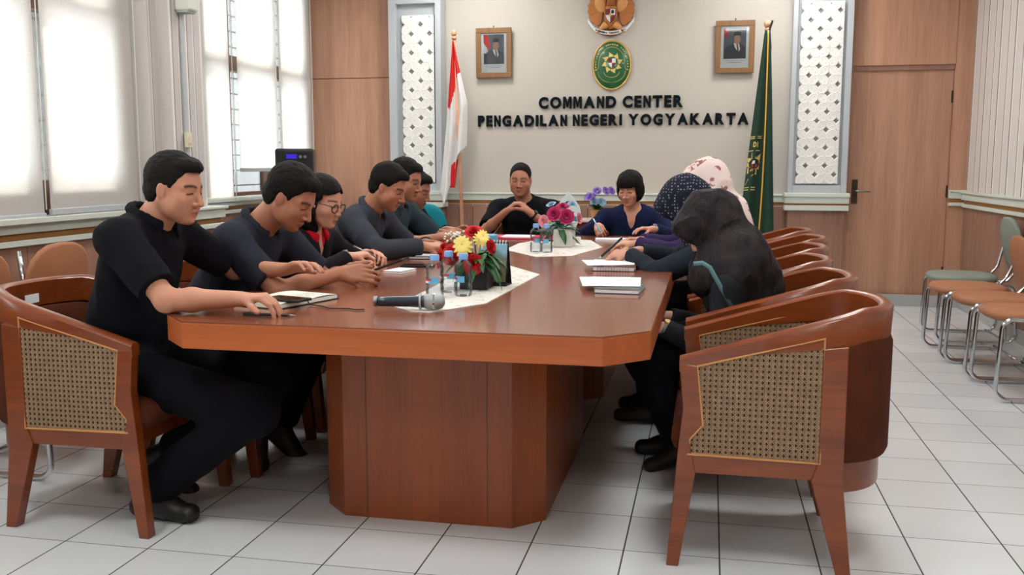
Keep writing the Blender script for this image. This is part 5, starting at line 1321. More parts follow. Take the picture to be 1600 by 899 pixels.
def person(label, S):
    """S: pose and clothing in room coordinates"""
    h = S.get('h', 0.0045); P0 = V3(*S['pelvis']); N = V3(*S['neck']); A = S['yaw']; fem = S.get('fem', False); bs = S.get('bs', 1.0)
    u = unit(N - P0); l = unit(V3(-math.sin(A), math.cos(A), 0)); l = unit(l - u * (l @ u)); f = np.cross(l, u); TL = np.linalg.norm(N - P0); B = np.stack([f, l, u], 1)
    sw = S.get('sw', 0.165 if fem else 0.185); hunch = S.get('hunch', 0.02)
    root = thing('person', label, 'person', (float(P0[0]), float(P0[1]), 0)); org = V3(P0[0], P0[1], 0)
    hd = Head(S['head'], S['hyaw'], S['hpitch'], S.get('hroll', 0), S.get('hs', 1.0), fem)
    sh = {1: N - u * 0.055 + l * sw + f * hunch, -1: N - u * 0.055 - l * sw + f * hunch}
    if 'shl' in S: sh[1] = sh[1] + V3(*S['shl'])
    if 'shr' in S: sh[-1] = sh[-1] + V3(*S['shr'])
    U, Fo = (0.285, 0.245) if not fem else (0.265, 0.225)
    arms = {}
    for sd, key in ((1, 'L'), (-1, 'R')):
        a = S.get(key)
        if a is None: continue
        W = V3(*a['w']); E = ik(sh[sd], W, U * a.get('k', 1), Fo * a.get('k', 1), a.get('pole', (0, 0, -1))); arms[sd] = (sh[sd], E, W, a)
    hips = {sd: P0 + l * sd * 0.09 + V3(0, 0, 0.0) for sd in (1, -1)}
    legs = {sd: (hips[sd], V3(*S['knee'][i]), V3(*S['ankle'][i])) for i, sd in enumerate((1, -1))} if 'knee' in S else {}
    def torso(v, g, belly=1.0):
        w = 0.92 if fem else 1.0
        for t, rr3, k in ((0.04, (0.115, 0.165, 0.12), 0.05), (0.34, (0.112 * belly, 0.148 * w, 0.14), 0.05), (0.64, (0.110, 0.160 * w, 0.17), 0.05), (0.84, (0.082, 0.150 * w, 0.085), 0.05)):
            v.el(P0 + u * TL * t + f * (0.012 if t < 0.5 else 0.008 * hunch / 0.02), np.array(rr3) * bs + g, B, k)
        for sd in (1, -1): v.rc(N - u * 0.04 + l * sd * 0.05, sh[sd], 0.052 * bs + g, 0.056 * bs + g, 0.04)
        if fem:
            for sd in (1, -1): v.el(P0 + u * TL * 0.60 + f * 0.085 + l * sd * 0.07, (0.05 + g, 0.06 + g, 0.06 + g), B, 0.04)
    # --- body
    v = Vol(h); torso(v, -0.006)
    v.rc(N - u * 0.05, hd.w(-0.022, 0, -0.045), 0.064, 0.058 if not fem else 0.046, 0.03); hd.add(v)
    for sd, (s_, E, W, a) in arms.items():
        r = 0.9 if fem else 1.0
        v.rc(s_, E, 0.047 * r, 0.038 * r, 0.03); v.rc(E, E + (W - E) * 0.35, 0.038 * r, 0.037 * r, 0.02); v.rc(E + (W - E) * 0.35, W, 0.037 * r, 0.025 * r, 0.02)
        hand(v, W, V3(*a['d']), V3(*a['n']), a.get('side', 1 if sd > 0 else -1), a.get('curl', (0.4, 0.6, 0.4)), a.get('sc', 0.90 if fem else 1.0), a.get('spread', 0.08), a.get('thumb', (0.3, 0.2)), a.get('per'))
    for sd, (H_, K_, An) in legs.items(): v.rc(H_, K_, 0.07, 0.05, 0.04); v.rc(K_, An, 0.05, 0.036, 0.03)
    V, Q = v.mesh(); V = relax(V, Q, 1, 0.35)
    sk = np.array(lin(S.get('skin', (184, 130, 104))))
    body = np_mesh('body', V, Q, 'skin', root, org, col=lambda P: hd.paint(P, np.tile(sk, (len(P), 1))))
    # --- shirt
    hs_ = max(h, 0.005); v = Vol(hs_); torso(v, 0.012, S.get('belly', 1.06)); slv = S.get('sleeve', 'short')
    for sd, (s_, E, W, a) in arms.items():
        fl = 0.008 if fem else 0.012
        if slv == 'short':
            e = s_ + (E - s_) * 0.80; ax = unit(E - s_)
            v.rc(s_, e + ax * 0.05, 0.060 + fl, 0.050 + fl, 0.035)
            v.fn(e + ax * 0.07 - 0.10, e + ax * 0.07 + 0.10, lambda P, e=e, ax=ax: np.maximum(-(P - e) @ ax, np.linalg.norm(P - e - ax * 0.03, axis=-1) - 0.10), 0.004, '-')
        else:
            ax = unit(W - E); cu = W - ax * 0.012; wd = S.get('cuff', 0.040)
            v.rc(s_, E, 0.054 + fl, 0.044 + fl, 0.035); v.rc(E, cu, 0.044 + fl, wd, 0.02)
            v.fn(cu - 0.08, cu + 0.08, lambda P, e=cu, ax=ax: np.maximum(-(P - e) @ ax, np.linalg.norm(P - e - ax * 0.03, axis=-1) - 0.06), 0.003, '-')
    # neck opening
    nk = N + u * 0.02 + f * 0.02
    v.rc(nk, nk + u * 0.12, 0.062, 0.075, 0.01, None, '-')
    if S.get('vneck'): v.rc(N + f * 0.10 + u * 0.02, N + f * 0.135 - u * S['vneck'], 0.045, 0.006, 0.01, None, '-')
    if 'knee' in S and S.get('hem', True):
        for sd, (H_, K_, An) in legs.items(): v.rc(H_, H_ + (K_ - H_) * 0.25, 0.095, 0.09, 0.04)
    V, Q = v.mesh(); V = relax(V, Q, 1, 0.5)
    shirt = np_mesh(S.get('top_name', 'shirt'), V, Q, S['top'], root, org, shake=folds(S.get('fold', 0.006), 26, int(abs(P0[1]) * 100)))
    if S.get('collar', True):
        v = Vol(0.004); cm = S.get('collar_mat', S['top'])
        pts = []
        for i in range(17):
            a = math.radians(35 + (325 - 35) * i / 16) - PI * 0; rad = 0.070; ca, sa = math.cos(a), math.sin(a)
            pts.append(N + u * (0.022 + 0.022 * (1 - ca) / 2 - 0.006 * (ca > 0.5)) + f * (rad * ca + 0.014) + l * rad * sa)
        for i in range(16):
            v.rc(pts[i], pts[i + 1], 0.007, 0.007, 0.006, None); v.rc(pts[i] - u * 0.018 + (pts[i] - N) * 0.12, pts[i + 1] - u * 0.018 + (pts[i + 1] - N) * 0.12, 0.009, 0.009, 0.018)
            v.rc(pts[i] - u * 0.009, pts[i + 1] - u * 0.009, 0.0075, 0.0075, 0.012)
        for e_, sd in ((pts[0], 1), (pts[-1], -1)): v.rc(e_ - u * 0.006, e_ - u * 0.055 + f * 0.022 + l * sd * 0.012, 0.008, 0.004, 0.012); v.rc(e_ + l * sd * 0.02 - u * 0.01 - f * 0.01, e_ - u * 0.055 + f * 0.022 + l * sd * 0.012, 0.008, 0.004, 0.02)
        V, Q = v.mesh(); np_mesh('collar', V, Q, cm, shirt, V3(0, 0, 0) + org, None)
    # --- trousers or skirt, shoes
    if legs:
        v = Vol(0.006); g = S.get('leg_r', (0.088, 0.070, 0.052)); v.el(P0 - u * 0.0, (0.125, 0.178, 0.11), B, 0.05)
        for sd, (H_, K_, An) in legs.items():
            An2 = An + (K_ - An) * 0.10; v.rc(H_, K_, g[0], g[1], 0.04); v.rc(K_, An2, g[1], g[2], 0.035)
        if S.get('skirt'):
            for q in (0.25, 0.5, 0.75): v.rc(legs[1][0] * (1 - q) + legs[-1][0] * q, legs[1][1] * (1 - q) + legs[-1][1] * q, 0.09, 0.085, 0.04)
            for q in (0.25, 0.5, 0.75): v.rc(legs[1][1] * (1 - q) + legs[-1][1] * q, legs[1][2] * (1 - q) + legs[-1][2] * q, 0.085, 0.07, 0.04)
        V, Q = v.mesh(); V = relax(V, Q, 1, 0.5)
        np_mesh('skirt' if S.get('skirt') else 'trousers', V, Q, S.get('bottom', 'trousers_black'), root, org, shake=folds(0.006, 20, 3 + int(P0[1] * 7)))
        for i, sd in enumerate((1, -1)):
            An = legs[sd][2]; td = unit(V3(*S['toe'][i])); dn = V3(*S.get('down', ((0, 0, -1), (0, 0, -1)))[i]); dn = unit(dn - td * (dn @ td))
            v = Vol(0.005); heel = An + dn * 0.055 - td * 0.035; toe = An + dn * 0.065 + td * 0.155; sidev = np.cross(td, dn)
            v.rc(An + dn * 0.01 - td * 0.01, heel, 0.040, 0.034, 0.03); v.rc(An + dn * 0.01, An + dn * 0.05 + td * 0.08, 0.040, 0.036, 0.03); v.rc(heel, toe, 0.032, 0.030, 0.03, (sidev, 1.25))
            bot = An + dn * 0.088; v.fn(An - 0.3, An + 0.3, lambda P, b=bot, n=dn: (P - b) @ n, 0.004, 'x')
            V, Q = v.mesh(); o = np_mesh('shoe', V, Q, 'shoe_black', root, org)
            v = Vol(0.005); v.rc(heel, toe, 0.035, 0.033, 0.03, (sidev, 1.25)); v.fn(An - 0.3, An + 0.3, lambda P, b=bot, n=dn: np.abs((P - b + n * 0.004) @ n) - 0.006, 0.002, 'x')
            V, Q = v.mesh(); np_mesh('sole', V, Q, S.get('sole', 'black_matte'), o, org)
    # --- hair
    st = S.get('hair')
    def hfield(P, st=st):
        q = hd.loc(P); x, y, z = q[..., 0], q[..., 1], q[..., 2]
        def e(c, r): k0 = np.sqrt(((x - c[0]) / r[0]) ** 2 + ((y - c[1]) / r[1]) ** 2 + ((z - c[2]) / r[2]) ** 2); k1 = np.sqrt(((x - c[0]) / r[0] ** 2) ** 2 + ((y - c[1]) / r[1] ** 2) ** 2 + ((z - c[2]) / r[2] ** 2) ** 2) + 1e-6; return k0 * (k0 - 1) / k1
        if st in ('short', 'thin', 'full'):
            t = {'short': 0.010, 'thin': 0.006, 'full': 0.013}[st]
            d = e((-0.020, 0, 0.034 + t * 0.45), (0.098 + t * 0.4, 0.076 + t * 0.30, 0.086 + t * 0.8))
            d = np.minimum(d, e((-0.035, 0, -0.01), (0.082, 0.070, 0.075)))
            if st != 'thin': d = np.minimum(d, e((0.028, 0, 0.086), (0.056, 0.058, 0.036)))
            hl = S.get('hline', 0.0)
            zl = np.interp(x.ravel(), [-0.2, -0.075, -0.045, -0.030, -0.022, 0.012, 0.022, 0.034, 0.046, 0.060, 0.09, 0.2], [-0.085, -0.075, -0.060, -0.03, 0.014, 0.018, -0.004, 0.030, 0.052 + hl, 0.073 + hl, 0.076 + hl, 0.076 + hl]).reshape(x.shape)
            return np.maximum(d, (zl - z) * 0.6)
        if st == 'bob':
            d = e((-0.018, 0, 0.040), (0.112, 0.092, 0.094)); d = np.minimum(d, e((-0.022, 0, -0.012), (0.105, 0.100, 0.105)))
            face = np.maximum.reduce([-(x - 0.028), np.abs(y) - 0.064, z - 0.038]); lowcut = -0.088 - z
            return np.maximum(np.maximum(d, -face), lowcut)
        if st == 'long':
            d = e((-0.018, 0, 0.040), (0.108, 0.086, 0.092)); 
            w = 0.006 * np.sin(z * 90 + y * 40); d = np.minimum(d, e((-0.055, 0, -0.035), (0.100, 0.108, 0.140)) + w)
            face = np.maximum.reduce([-(x - 0.012 - 0.25 * np.maximum(z, 0)), np.abs(y - 0.005) - 0.078, z - 0.080 + 0.45 * np.abs(y)]); return np.maximum(np.maximum(d, -face), -0.155 - z)
    if st in ('short', 'thin', 'full', 'bob', 'long'):
        v = Vol(min(h, 0.004)); R_ = 0.22; v.fn(hd.c - R_, hd.c + R_, hfield, 0.003)
        V, Q = v.mesh()
        np_mesh('hair', V, Q, 'hair', root, org, shake=lambda P, N: 0.0022 * snoise(P, 260, 3) + 0.003 * snoise(P, 90, 8))
    if st == 'hijab':
        v = Vol(h); q = hd.s; g = S.get('scarf', {})
        v.el(hd.w(-0.012, 0, 0.020), np.array((0.122, 0.098, 0.118)) * q, hd.R, 0.03); v.el(hd.w(-0.005, 0, -0.040), np.array((0.108, 0.092, 0.105)) * q, hd.R, 0.03)
        v.el(hd.w(0.060, 0, 0.040), np.array((0.072, 0.080, 0.066)) * q, hd.R, 0.03)
        v.rc(hd.w(-0.02, 0, -0.06), N + f * 0.01, 0.088, 0.105, 0.05)
        v.el(N - u * 0.05 + f * 0.02, (0.135, 0.205, 0.10), B, 0.06)
        v.rc(hd.w(0.02, 0, -0.11), N - u * g.get('front', 0.16) + f * 0.10, 0.075, 0.085, 0.05, (l, 1.5))
        v.rc(N - f * 0.05, N - u * g.get('back', 0.15) - f * 0.10, 0.10, 0.07, 0.05, (l, 1.6))
        for e1, e2, r1, r2 in g.get('extra', []): v.rc(V3(*e1), V3(*e2), r1, r2, 0.05)
        v.el(hd.w(0.135, 0, -0.020), np.array((0.095, 0.060, 0.088)) * q, hd.R, 0.012, '-')
        v.el(hd.w(0.03, 0, -0.02), np.array((0.075, 0.062, 0.088)) * q, hd.R, 0.01, '-')
        rim_ = [hd.w(0.072 + 0.030 * max(0, math.sin(2 * PI * i / 20)) + 0.012 * max(0, -math.sin(2 * PI * i / 20)), 0.068 * math.cos(2 * PI * i / 20), -0.006 + 0.090 * math.sin(2 * PI * i / 20)) for i in range(20)]
        for i in range(20): v.rc(rim_[i], rim_[(i + 1) % 20], 0.007, 0.007, 0.014); v.rc(rim_[i] * 0.5 + hd.w(0.02, 0.088 * math.cos(2 * PI * i / 20), 0.115 * math.sin(2 * PI * i / 20)) * 0.5, rim_[i], 0.010, 0.006, 0.016)
        V, Q = v.mesh(); V = relax(V, Q, 1, 0.5)
        np_mesh('headscarf', V, Q, S['scarf_mat'], root, org, shake=folds(g.get('amp', 0.007), g.get('freq', 22), 9 + int(N[1] * 3)))
    if S.get('glasses'):
        mb = MB(); W_ = lambda x, y, z: tuple(hd.w(x, y, z) - org)
        for sd in (-1, 1):
            ring = [W_(0.098 - 0.012 * abs(math.cos(2 * PI * i / 16)) * 0.5 - 0.004, sd * 0.034 + 0.027 * math.cos(2 * PI * i / 16), -0.004 + 0.020 * math.sin(2 * PI * i / 16)) for i in range(16)]
            mb.tube(ring, 0.003, 6, closed=True); mb.tube([W_(0.086, sd * 0.060, 0.006), W_(0.05, sd * 0.080, 0.008), W_(-0.002, sd * 0.086, 0.004)], 0.0018, 6)
        mb.tube([W_(0.098, -0.010, 0.002), W_(0.102, 0, 0.005), W_(0.098, 0.010, 0.002)], 0.0018, 6); mb.build('eyeglasses', 'black_plastic', root)
    for sd, (s_, E, W, a) in arms.items():
        if a.get('watch'):
            ax = Vector(unit(W - E)); m = Vector(W - unit(W - E) * a.get('wo', 0.012) - org); up = ax.cross(Vector(V3(*a['n']))).normalized(); nn = -Vector(V3(*a['n'])); nn = (nn - ax * nn.dot(ax)).normalized()
            mb = MB(); ring = [m + (up * math.cos(2 * PI * i / 20) * 0.031 + nn * math.sin(2 * PI * i / 20) * 0.026) for i in range(20)]
            mb.tube([tuple(p + ax * 0.006) for p in ring], 0.0035, 6, closed=True).tube([tuple(p - ax * 0.006) for p in ring], 0.0035, 6, closed=True).tube([tuple(p) for p in ring], 0.0038, 6, closed=True)
            b_ = mb.build('watch_strap', a['watch'], root, smooth=True)
            mb = MB(); c_ = m + nn * 0.029; mb.tube([tuple(c_ - nn * 0.003), tuple(c_ + nn * 0.006)], [0.017, 0.016], 18); mb.build('watch_case', a.get('case', 'steel'), b_)
    return dict(root=root, arms=arms, N=N, u=u, f=f, l=l, org=org, hd=hd, sh=sh, shirt=shirt)
def badge(R, p, r, mat, n=None):
    n = Vector(n if n is not None else R['f']); c = Vector(p) - Vector(R['org']); MB().tube([tuple(c), tuple(c + n * 0.006)], [r, r * 0.9], 14).build('lapel_pin', mat, R['root'], smooth=True)

D = math.radians
# 1 near man in black
P1 = person('man in a black short-sleeved shirt, hands on an open notebook, nearest the camera', dict(
    h=0.0038, pelvis=(-2.05, 2.95, 0.53), neck=(-1.915, 2.95, 1.035), yaw=0.0, head=(-1.800, 2.95, 1.142), hyaw=-0.06, hpitch=D(12), sw=0.175, bs=1.0, belly=1.15, top='shirt_black', hair='short', skin=(190, 134, 108),
    R=dict(w=(-1.46, 2.735, 0.800), pole=(-0.35, -0.5, -1), d=(0.86, -0.06, 0.05), n=(0, 0.05, -1), curl=(0.55, 0.55, 0.35), thumb=(0.2, 0.2)),
    L=dict(w=(-1.56, 3.27, 0.835), pole=(0, 0.9, -0.6), d=(0.9, -0.30, 0.25), n=(0.1, -0.2, -1), curl=(0.25, 0.45, 0.3), thumb=(0.1, 0.1)),
    knee=((-1.54, 3.06, 0.47), (-1.475, 2.82, 0.41)), ankle=((-1.97, 3.10, 0.15), (-1.88, 2.83, 0.10)), toe=((0.75, 0.1, -0.65), (1, -0.05, 0)), down=((-0.6, 0, -0.7), (0, 0, -1)), leg_r=(0.095, 0.082, 0.068)))
# 2 man in charcoal with a pin
P2 = person('man in a dark grey short-sleeved shirt, bent over a phone in his hands', dict(
    h=0.004, pelvis=(-2.06, 3.56, 0.53), neck=(-1.80, 3.53, 0.985), yaw=-0.05, head=(-1.63, 3.50, 1.095), hyaw=-0.05, hpitch=D(34), sw=0.185, bs=1.04, belly=1.2, top='shirt_charcoal', hair='full', skin=(172, 116, 90), hs=1.04,
    R=dict(w=(-1.40, 3.43, 0.805), pole=(-0.3, -0.9, -1), d=(1, 0.12, 0.03), n=(0.1, 0.9, -0.35), curl=(0.5, 0.7, 0.5), thumb=(0.2, 0.1)),
    L=dict(w=(-1.43, 3.66, 0.80), pole=(-0.2, 0.9, -1), d=(1, -0.25, 0.03), n=(0.1, -0.9, -0.25), curl=(0.6, 0.8, 0.5), thumb=(0.2, 0.1)),
    knee=((-1.62, 3.68, 0.50), (-1.60, 3.42, 0.50)), ankle=((-1.76, 3.62, 0.13), (-1.72, 3.36, 0.20)), toe=((0.8, 0, -0.6), (0.35, 0, -0.93)), down=((-0.6, 0, -0.8), (-0.93, 0, -0.35)), sole='sole_dark', leg_r=(0.09, 0.075, 0.058)))
# 3 woman with glasses
P3 = person('woman with glasses, dark jacket over a red collar, hands joined', dict(
    h=0.0042, fem=True, pelvis=(-2.05, 4.20, 0.52), neck=(-1.86, 4.17, 0.915), yaw=-0.12, head=(-1.772, 4.14, 1.052), hyaw=-0.12, hpitch=D(16), top='jacket_dark', top_name='jacket', collar_mat='blouse_red', vneck=0.14, sleeve='long', hair='long', glasses=True, skin=(206, 150, 126),
    R=dict(w=(-1.60, 4.02, 0.81), pole=(-0.2, -1, -0.6), d=(0.8, 0.45, 0.1), n=(0.2, 0.3, -0.9), curl=(0.7, 0.9, 0.6), watch='black_matte'),
    L=dict(w=(-1.62, 4.30, 0.80), pole=(-0.2, 1, -0.6), d=(0.9, -0.5, 0.05), n=(0.1, -0.5, -0.8), curl=(0.5, 0.7, 0.5)),
    knee=((-1.62, 4.30, 0.50), (-1.62, 4.10, 0.50)), ankle=((-1.62, 4.30, 0.10), (-1.62, 4.10, 0.10)), toe=((1, 0, 0), (1, 0, 0))))
# 4 man in grey long sleeves
P4 = person('man in a grey long-sleeved shirt, head bowed, right arm along the table', dict(
    h=0.0045, pelvis=(-2.08, 4.85, 0.53), neck=(-1.80, 4.83, 0.985), yaw=-0.08, head=(-1.675, 4.80, 1.105), hyaw=-0.10, hpitch=D(26), top='shirt_gray', sleeve='long', hair='full', skin=(176, 118, 90), bs=1.03,
    R=dict(w=(-1.43, 4.62, 0.81), pole=(-0.3, -1, -0.4), d=(1, 0.1, 0), n=(0, 0.3, -1), curl=(0.5, 0.6, 0.4)),
    L=dict(w=(-1.52, 4.95, 0.80), pole=(-0.2, 1, -0.6), d=(1, -0.4, 0), n=(0, -0.3, -1)),
    knee=((-1.62, 4.95, 0.50), (-1.62, 4.72, 0.50)), ankle=((-1.66, 4.95, 0.10), (-1.66, 4.72, 0.10)), toe=((1, 0, 0), (1, 0, 0))))
# 5 man in teal grey
P5 = person('man in a teal grey short-sleeved shirt behind the grey long-sleeved one, fingers raised', dict(
    h=0.005, pelvis=(-2.06, 5.42, 0.53), neck=(-1.86, 5.40, 1.0), yaw=-0.1, head=(-1.762, 5.36, 1.135), hyaw=-0.18, hpitch=D(18), top='shirt_teal', hair='full', skin=(170, 116, 90),
    R=dict(w=(-1.52, 5.22, 0.81), pole=(-0.3, -1, -0.6), d=(1, 0.15, 0.35), n=(0, 0.6, -0.7), curl=(0.3, 0.5, 0.3)),
    L=dict(w=(-1.50, 5.46, 0.82), pole=(-0.3, 1, -0.6), d=(1, -0.25, 0.3), n=(0, -0.6, -0.6), curl=(0.3, 0.5, 0.3)),
    knee=((-1.62, 5.52, 0.50), (-1.62, 5.30, 0.50)), ankle=((-1.66, 5.52, 0.10), (-1.66, 5.30, 0.10)), toe=((1, 0, 0), (1, 0, 0))))
# 6 person in a black jacket
P6 = person('person in a black jacket, farthest of the left row beside the teal chair, mostly hidden', dict(
    h=0.005, pelvis=(-2.10, 5.98, 0.53), neck=(-1.98, 5.92, 0.93), yaw=-0.1, head=(-1.858, 5.86, 1.065), hyaw=-0.15, hpitch=D(22), top='shirt_black', top_name='jacket', sleeve='long', hair='short', skin=(160, 108, 86),
    R=dict(w=(-1.70, 5.80, 0.80), pole=(-0.3, -1, -0.6), d=(1, 0.15, 0), n=(0, 0, -1)), L=dict(w=(-1.70, 6.02, 0.80), pole=(-0.3, 1, -0.6), d=(1, -0.25, 0), n=(0, 0, -1)),
    knee=((-1.66, 6.06, 0.50), (-1.66, 5.88, 0.50)), ankle=((-1.70, 6.06, 0.10), (-1.70, 5.88, 0.10)), toe=((1, 0, 0), (1, 0, 0))))
# 7 man at the head of the table
P7 = person('man in black at the far end of the table, hands clasped under his chin', dict(
    h=0.0045, pelvis=(-1.33, 6.98, 0.53), neck=(-1.335, 6.84, 0.955), yaw=D(-90), head=(-1.352, 6.76, 1.115), hyaw=D(-86), hpitch=D(8), hs=1.0, top='shirt_black', hair='thin', hline=0.010, skin=(178, 122, 98), sw=0.20, bs=1.08,
    R=dict(w=(-1.41, 6.50, 0.895), pole=(-0.9, -0.1, -1), d=(0.75, 0.05, 0.62), n=(0.6, 0.2, -0.6), curl=(0.5, 0.9, 0.5), thumb=(0.1, 0.0)),
    L=dict(w=(-1.23, 6.50, 0.895), pole=(0.9, -0.1, -1), d=(-0.75, 0.05, 0.62), n=(-0.6, 0.2, -0.6), curl=(0.5, 0.9, 0.5), thumb=(0.1, 0.0), watch='black_matte', case='black_plastic', wo=0.03),
    knee=((-1.22, 6.50, 0.48), (-1.44, 6.50, 0.48)), ankle=((-1.20, 6.52, 0.10), (-1.46, 6.52, 0.10)), toe=((0, -1, 0), (0, -1, 0))))
# 8 woman in navy
P8 = person('woman in navy blue with short black hair, writing at the far end of the table', dict(
    h=0.0045, fem=True, pelvis=(-0.52, 6.84, 0.52), neck=(-0.525, 6.66, 0.905), yaw=D(-92), head=(-0.545, 6.58, 1.06), hyaw=D(-105), hpitch=D(20), hs=0.97, top='navy', top_name='blouse', sleeve='long', vneck=0.10, collar=False, hair='bob', skin=(202, 148, 124), sw=0.185, bs=1.08, cuff=0.045,
    R=dict(w=(-0.735, 6.36, 0.815), pole=(-1, -0.1, -0.7), d=(0.25, -0.9, -0.15), n=(0.5, -0.1, -0.8), curl=(0.9, 0.9, 0.5), thumb=(0.6, 0.2)),
    L=dict(w=(-0.36, 6.28, 0.805), pole=(1, -0.1, -0.7), d=(-0.85, -0.5, 0.05), n=(0, 0, -1), curl=(0.25, 0.4, 0.3), watch='steel'),
    knee=((-0.42, 6.46, 0.48), (-0.62, 6.46, 0.48)), ankle=((-0.42, 6.46, 0.10), (-0.62, 6.46, 0.10)), toe=((0, -1, 0), (0, -1, 0))))
# 9 person in the pale scarf
P9 = person('person in a pale pink floral headscarf and purple sleeves, behind the dotted headscarf', dict(
    h=0.005, fem=True, pelvis=(0.16, 5.22, 0.52), neck=(0.055, 5.22, 0.965), yaw=PI, head=(-0.02, 5.20, 1.125), hyaw=PI - 0.1, hpitch=D(30), top='purple_cloth', top_name='blouse', sleeve='long', collar=False, hair='hijab', scarf_mat='scarf_pale', skin=(204, 152, 128),
    L=dict(w=(-0.375, 5.05, 0.805), pole=(0.2, -1, -0.7), d=(-1, -0.05, 0.02), n=(0, 0.2, -1), curl=(0.4, 0.6, 0.4), k=1.05),
    R=dict(w=(-0.37, 5.25, 0.81), pole=(0.2, 1, -0.7), d=(-0.9, -0.35, 0), n=(0.1, -0.3, -1), curl=(0.8, 0.9, 0.5), thumb=(0.5, 0.2), k=1.05),
    knee=((-0.22, 5.10, 0.50), (-0.22, 5.34, 0.50)), ankle=((-0.18, 5.10, 0.10), (-0.18, 5.34, 0.10)), toe=((-1, 0, 0), (-1, 0, 0))))
# 10 person in the dotted scarf
P10 = person('person in a navy headscarf with white dots, writing at the table', dict(
    h=0.0042, fem=True, pelvis=(0.16, 4.56, 0.52), neck=(0.02, 4.50, 0.925), yaw=PI - 0.05, head=(-0.105, 4.50, 1.038), hyaw=PI - 0.1, hpitch=D(40), top='dress_slate', top_name='dress', sleeve='long', collar=False, hair='hijab', scarf_mat='scarf_dots', skin=(204, 152, 128), bs=1.05, hs=1.03,
    scarf=dict(front=0.20, back=0.10),
    L=dict(w=(-0.36, 4.46, 0.805), pole=(0.4, -1, -0.5), d=(-1, 0.02, 0.0), n=(0, 0.35, -0.9), curl=(0.7, 0.9, 0.5), thumb=(0.5, 0.2), watch='paper', k=1.05),
    R=dict(w=(-0.34, 4.72, 0.80), pole=(0.3, 1, -0.6), d=(-0.9, -0.4, 0), n=(0, -0.3, -1), k=1.05),
    knee=((-0.30, 4.42, 0.50), (-0.30, 4.66, 0.50)), ankle=((-0.24, 4.42, 0.10), (-0.24, 4.66, 0.10)), toe=((-1, 0, 0), (-1, 0, 0)), skirt=True))
# 11 person in the dark scarf
P11 = person('person in a long dark headscarf, nearest on the right, hand on the lap', dict(
    h=0.004, fem=True, pelvis=(0.20, 3.82, 0.52), neck=(0.085, 3.80, 0.875), yaw=PI, head=(0.008, 3.80, 0.982), hyaw=PI + 0.1, hpitch=D(38), top='dress_dark', top_name='dress', sleeve='long', collar=False, hair='hijab', scarf_mat='scarf_dark', skin=(206, 156, 134), hs=1.06, hunch=0.0, bs=1.05, cuff=0.042,
    scarf=dict(front=0.06, back=0.16, amp=0.011, freq=30, extra=[((0.11, 3.78, 0.88), (0.185, 3.74, 0.68), 0.09, 0.065), ((0.09, 3.74, 0.88), (0.10, 3.665, 0.79), 0.09, 0.072), ((0.09, 3.86, 0.88), (0.10, 3.94, 0.80), 0.09, 0.07), ((0.12, 3.70, 0.82), (0.17, 3.68, 0.66), 0.06, 0.045)]),
    shl=(-0.02, 0.01, -0.045), shr=(-0.02, 0, -0.04),
    L=dict(w=(-0.165, 3.64, 0.600), pole=(0.35, -0.1, -1), d=(-1, 0.1, -0.1), n=(0, 0.2, -1), curl=(0.3, 0.5, 0.4), watch='steel', case='gold', k=1.0),
    R=dict(w=(-0.16, 3.92, 0.60), pole=(0.6, 0.3, -1), d=(-0.9, -0.4, -0.1), n=(0, 0, -1), k=1.0),
    knee=((-0.235, 3.70, 0.48), (-0.235, 3.92, 0.48)), ankle=((-0.08, 3.72, 0.13), (-0.10, 3.92, 0.10)), toe=((-0.9, 0, -0.3), (-1, 0, 0)), skirt=True, bottom='trousers_black'))

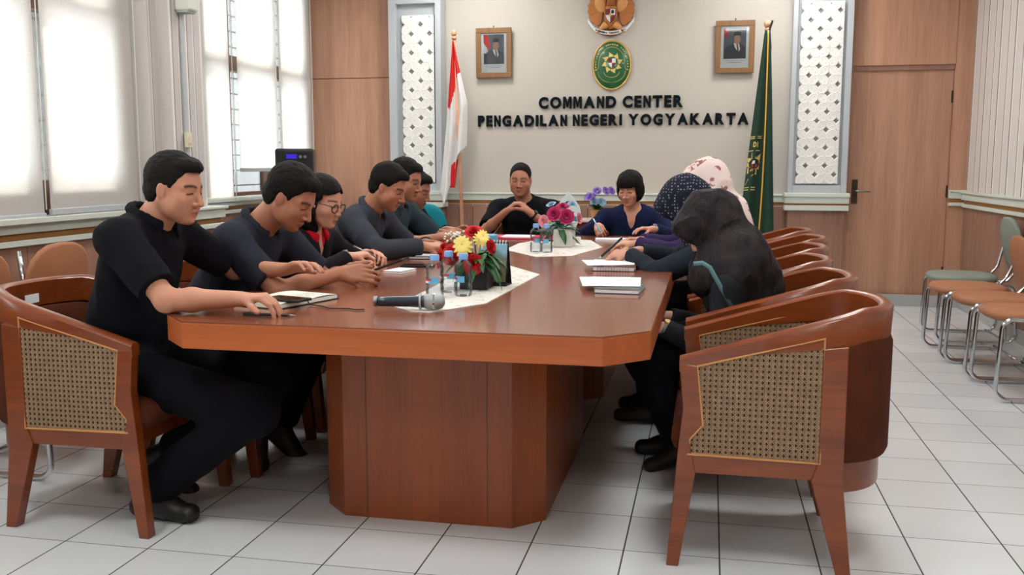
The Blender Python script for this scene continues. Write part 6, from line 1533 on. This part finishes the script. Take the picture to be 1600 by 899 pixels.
# ------------------------------------------------------------------ pins, strap and things held in hands
def badge(R, p, r, mat):
    o = MB(); n = Vector(R['f']) * 0.5 + Vector((0.1, -0.5, 0)); n.normalize(); c = Vector(p) - Vector(R['org'])
    o.tube([tuple(c), tuple(c + n * 0.006)], [r, r * 0.9], 14).build('lapel_pin', mat, R['root'], smooth=True)
def proj_pin(R, t, side, r, mat):
    """sit on the shirt front: march from outside towards the chest"""
    me = R['shirt'].data; co = np.zeros(len(me.vertices) * 3, np.float32); me.vertices.foreach_get('co', co); co = co.reshape(-1, 3) + R['org']
    p0 = R['N'] - R['u'] * t + R['l'] * side; q = co - p0; a = q @ R['u']; b = q @ R['l']; m = (np.abs(a) < 0.012) & (np.abs(b) < 0.012)
    fq = (q @ R['f'])[m]; fq = fq[fq < 0.155]; fd = fq.max() if len(fq) else 0.12
    badge(R, p0 + R['f'] * (fd - 0.001), r, mat)
proj_pin(P2, 0.16, -0.055, 0.014, 'pale_gold')
proj_pin(P8, 0.17, 0.085, 0.013, 'pale_gold'); proj_pin(P8, 0.18, -0.10, 0.016, 'chrome')
# red blouse front under the dark jacket
v = Vol(0.005); R_ = P3; B_ = np.stack([R_['f'], R_['l'], R_['u']], 1)
v.rc(R_['N'] + R_['f'] * 0.035 - R_['u'] * 0.03, R_['N'] + R_['f'] * 0.045 - R_['u'] * 0.20, 0.060, 0.070, 0.02)
v.rc(R_['N'] + R_['f'] * 0.085 + R_['u'] * 0.02, R_['N'] + R_['f'] * 0.125 - R_['u'] * 0.09, 0.030, 0.006, 0.01, None, '-')
V, Q = v.mesh(); np_mesh('blouse', V, Q, 'blouse_red', P3['root'], P3['org'])
# shoulder strap of the nearest person on the right
def strap(R, pts, w, mat):
    mb = MB(); G = []
    for i, p in enumerate(pts):
        p = Vector(p) - Vector(R['org']); a = Vector(pts[min(i + 1, len(pts) - 1)]) - Vector(pts[max(i - 1, 0)]); s = a.cross(Vector((0.1, -1, 0.25))).normalized() * w / 2
        G.append([tuple(p - s), tuple(p + s)])
    return mb.grid(G).build('shoulder_strap', mat, R['root'], solid=0.004, smooth=True)
strap(P11, [(-0.052, 3.585, 0.856), (-0.02, 3.573, 0.862), (0.008, 3.572, 0.845), (0.045, 3.575, 0.78), (0.09, 3.58, 0.70)], 0.016, 'teal_strap')
# pens and phones in hands
pen('blue pen in the writing hand of the woman in navy', (-0.765, 6.33, 0.865), (-0.692, 6.215, 0.768), 'label_blue')
pen('thick black pen held over the papers by the hand with the white watch strap', (-0.405, 4.50, 0.880), (-0.515, 4.46, 0.776), 'black_plastic', 'steel', 0.006)
pen('silver pen held by the woman with glasses', (-1.60, 4.08, 0.855), (-1.49, 4.10, 0.80), 'steel', 'steel', 0.004)
t = phone('black smartphone held up in the hands of the man in dark grey', (-1.255, 3.565, 0.822), 0.12); t.rotation_euler = (0.0, -0.35, 0.10)
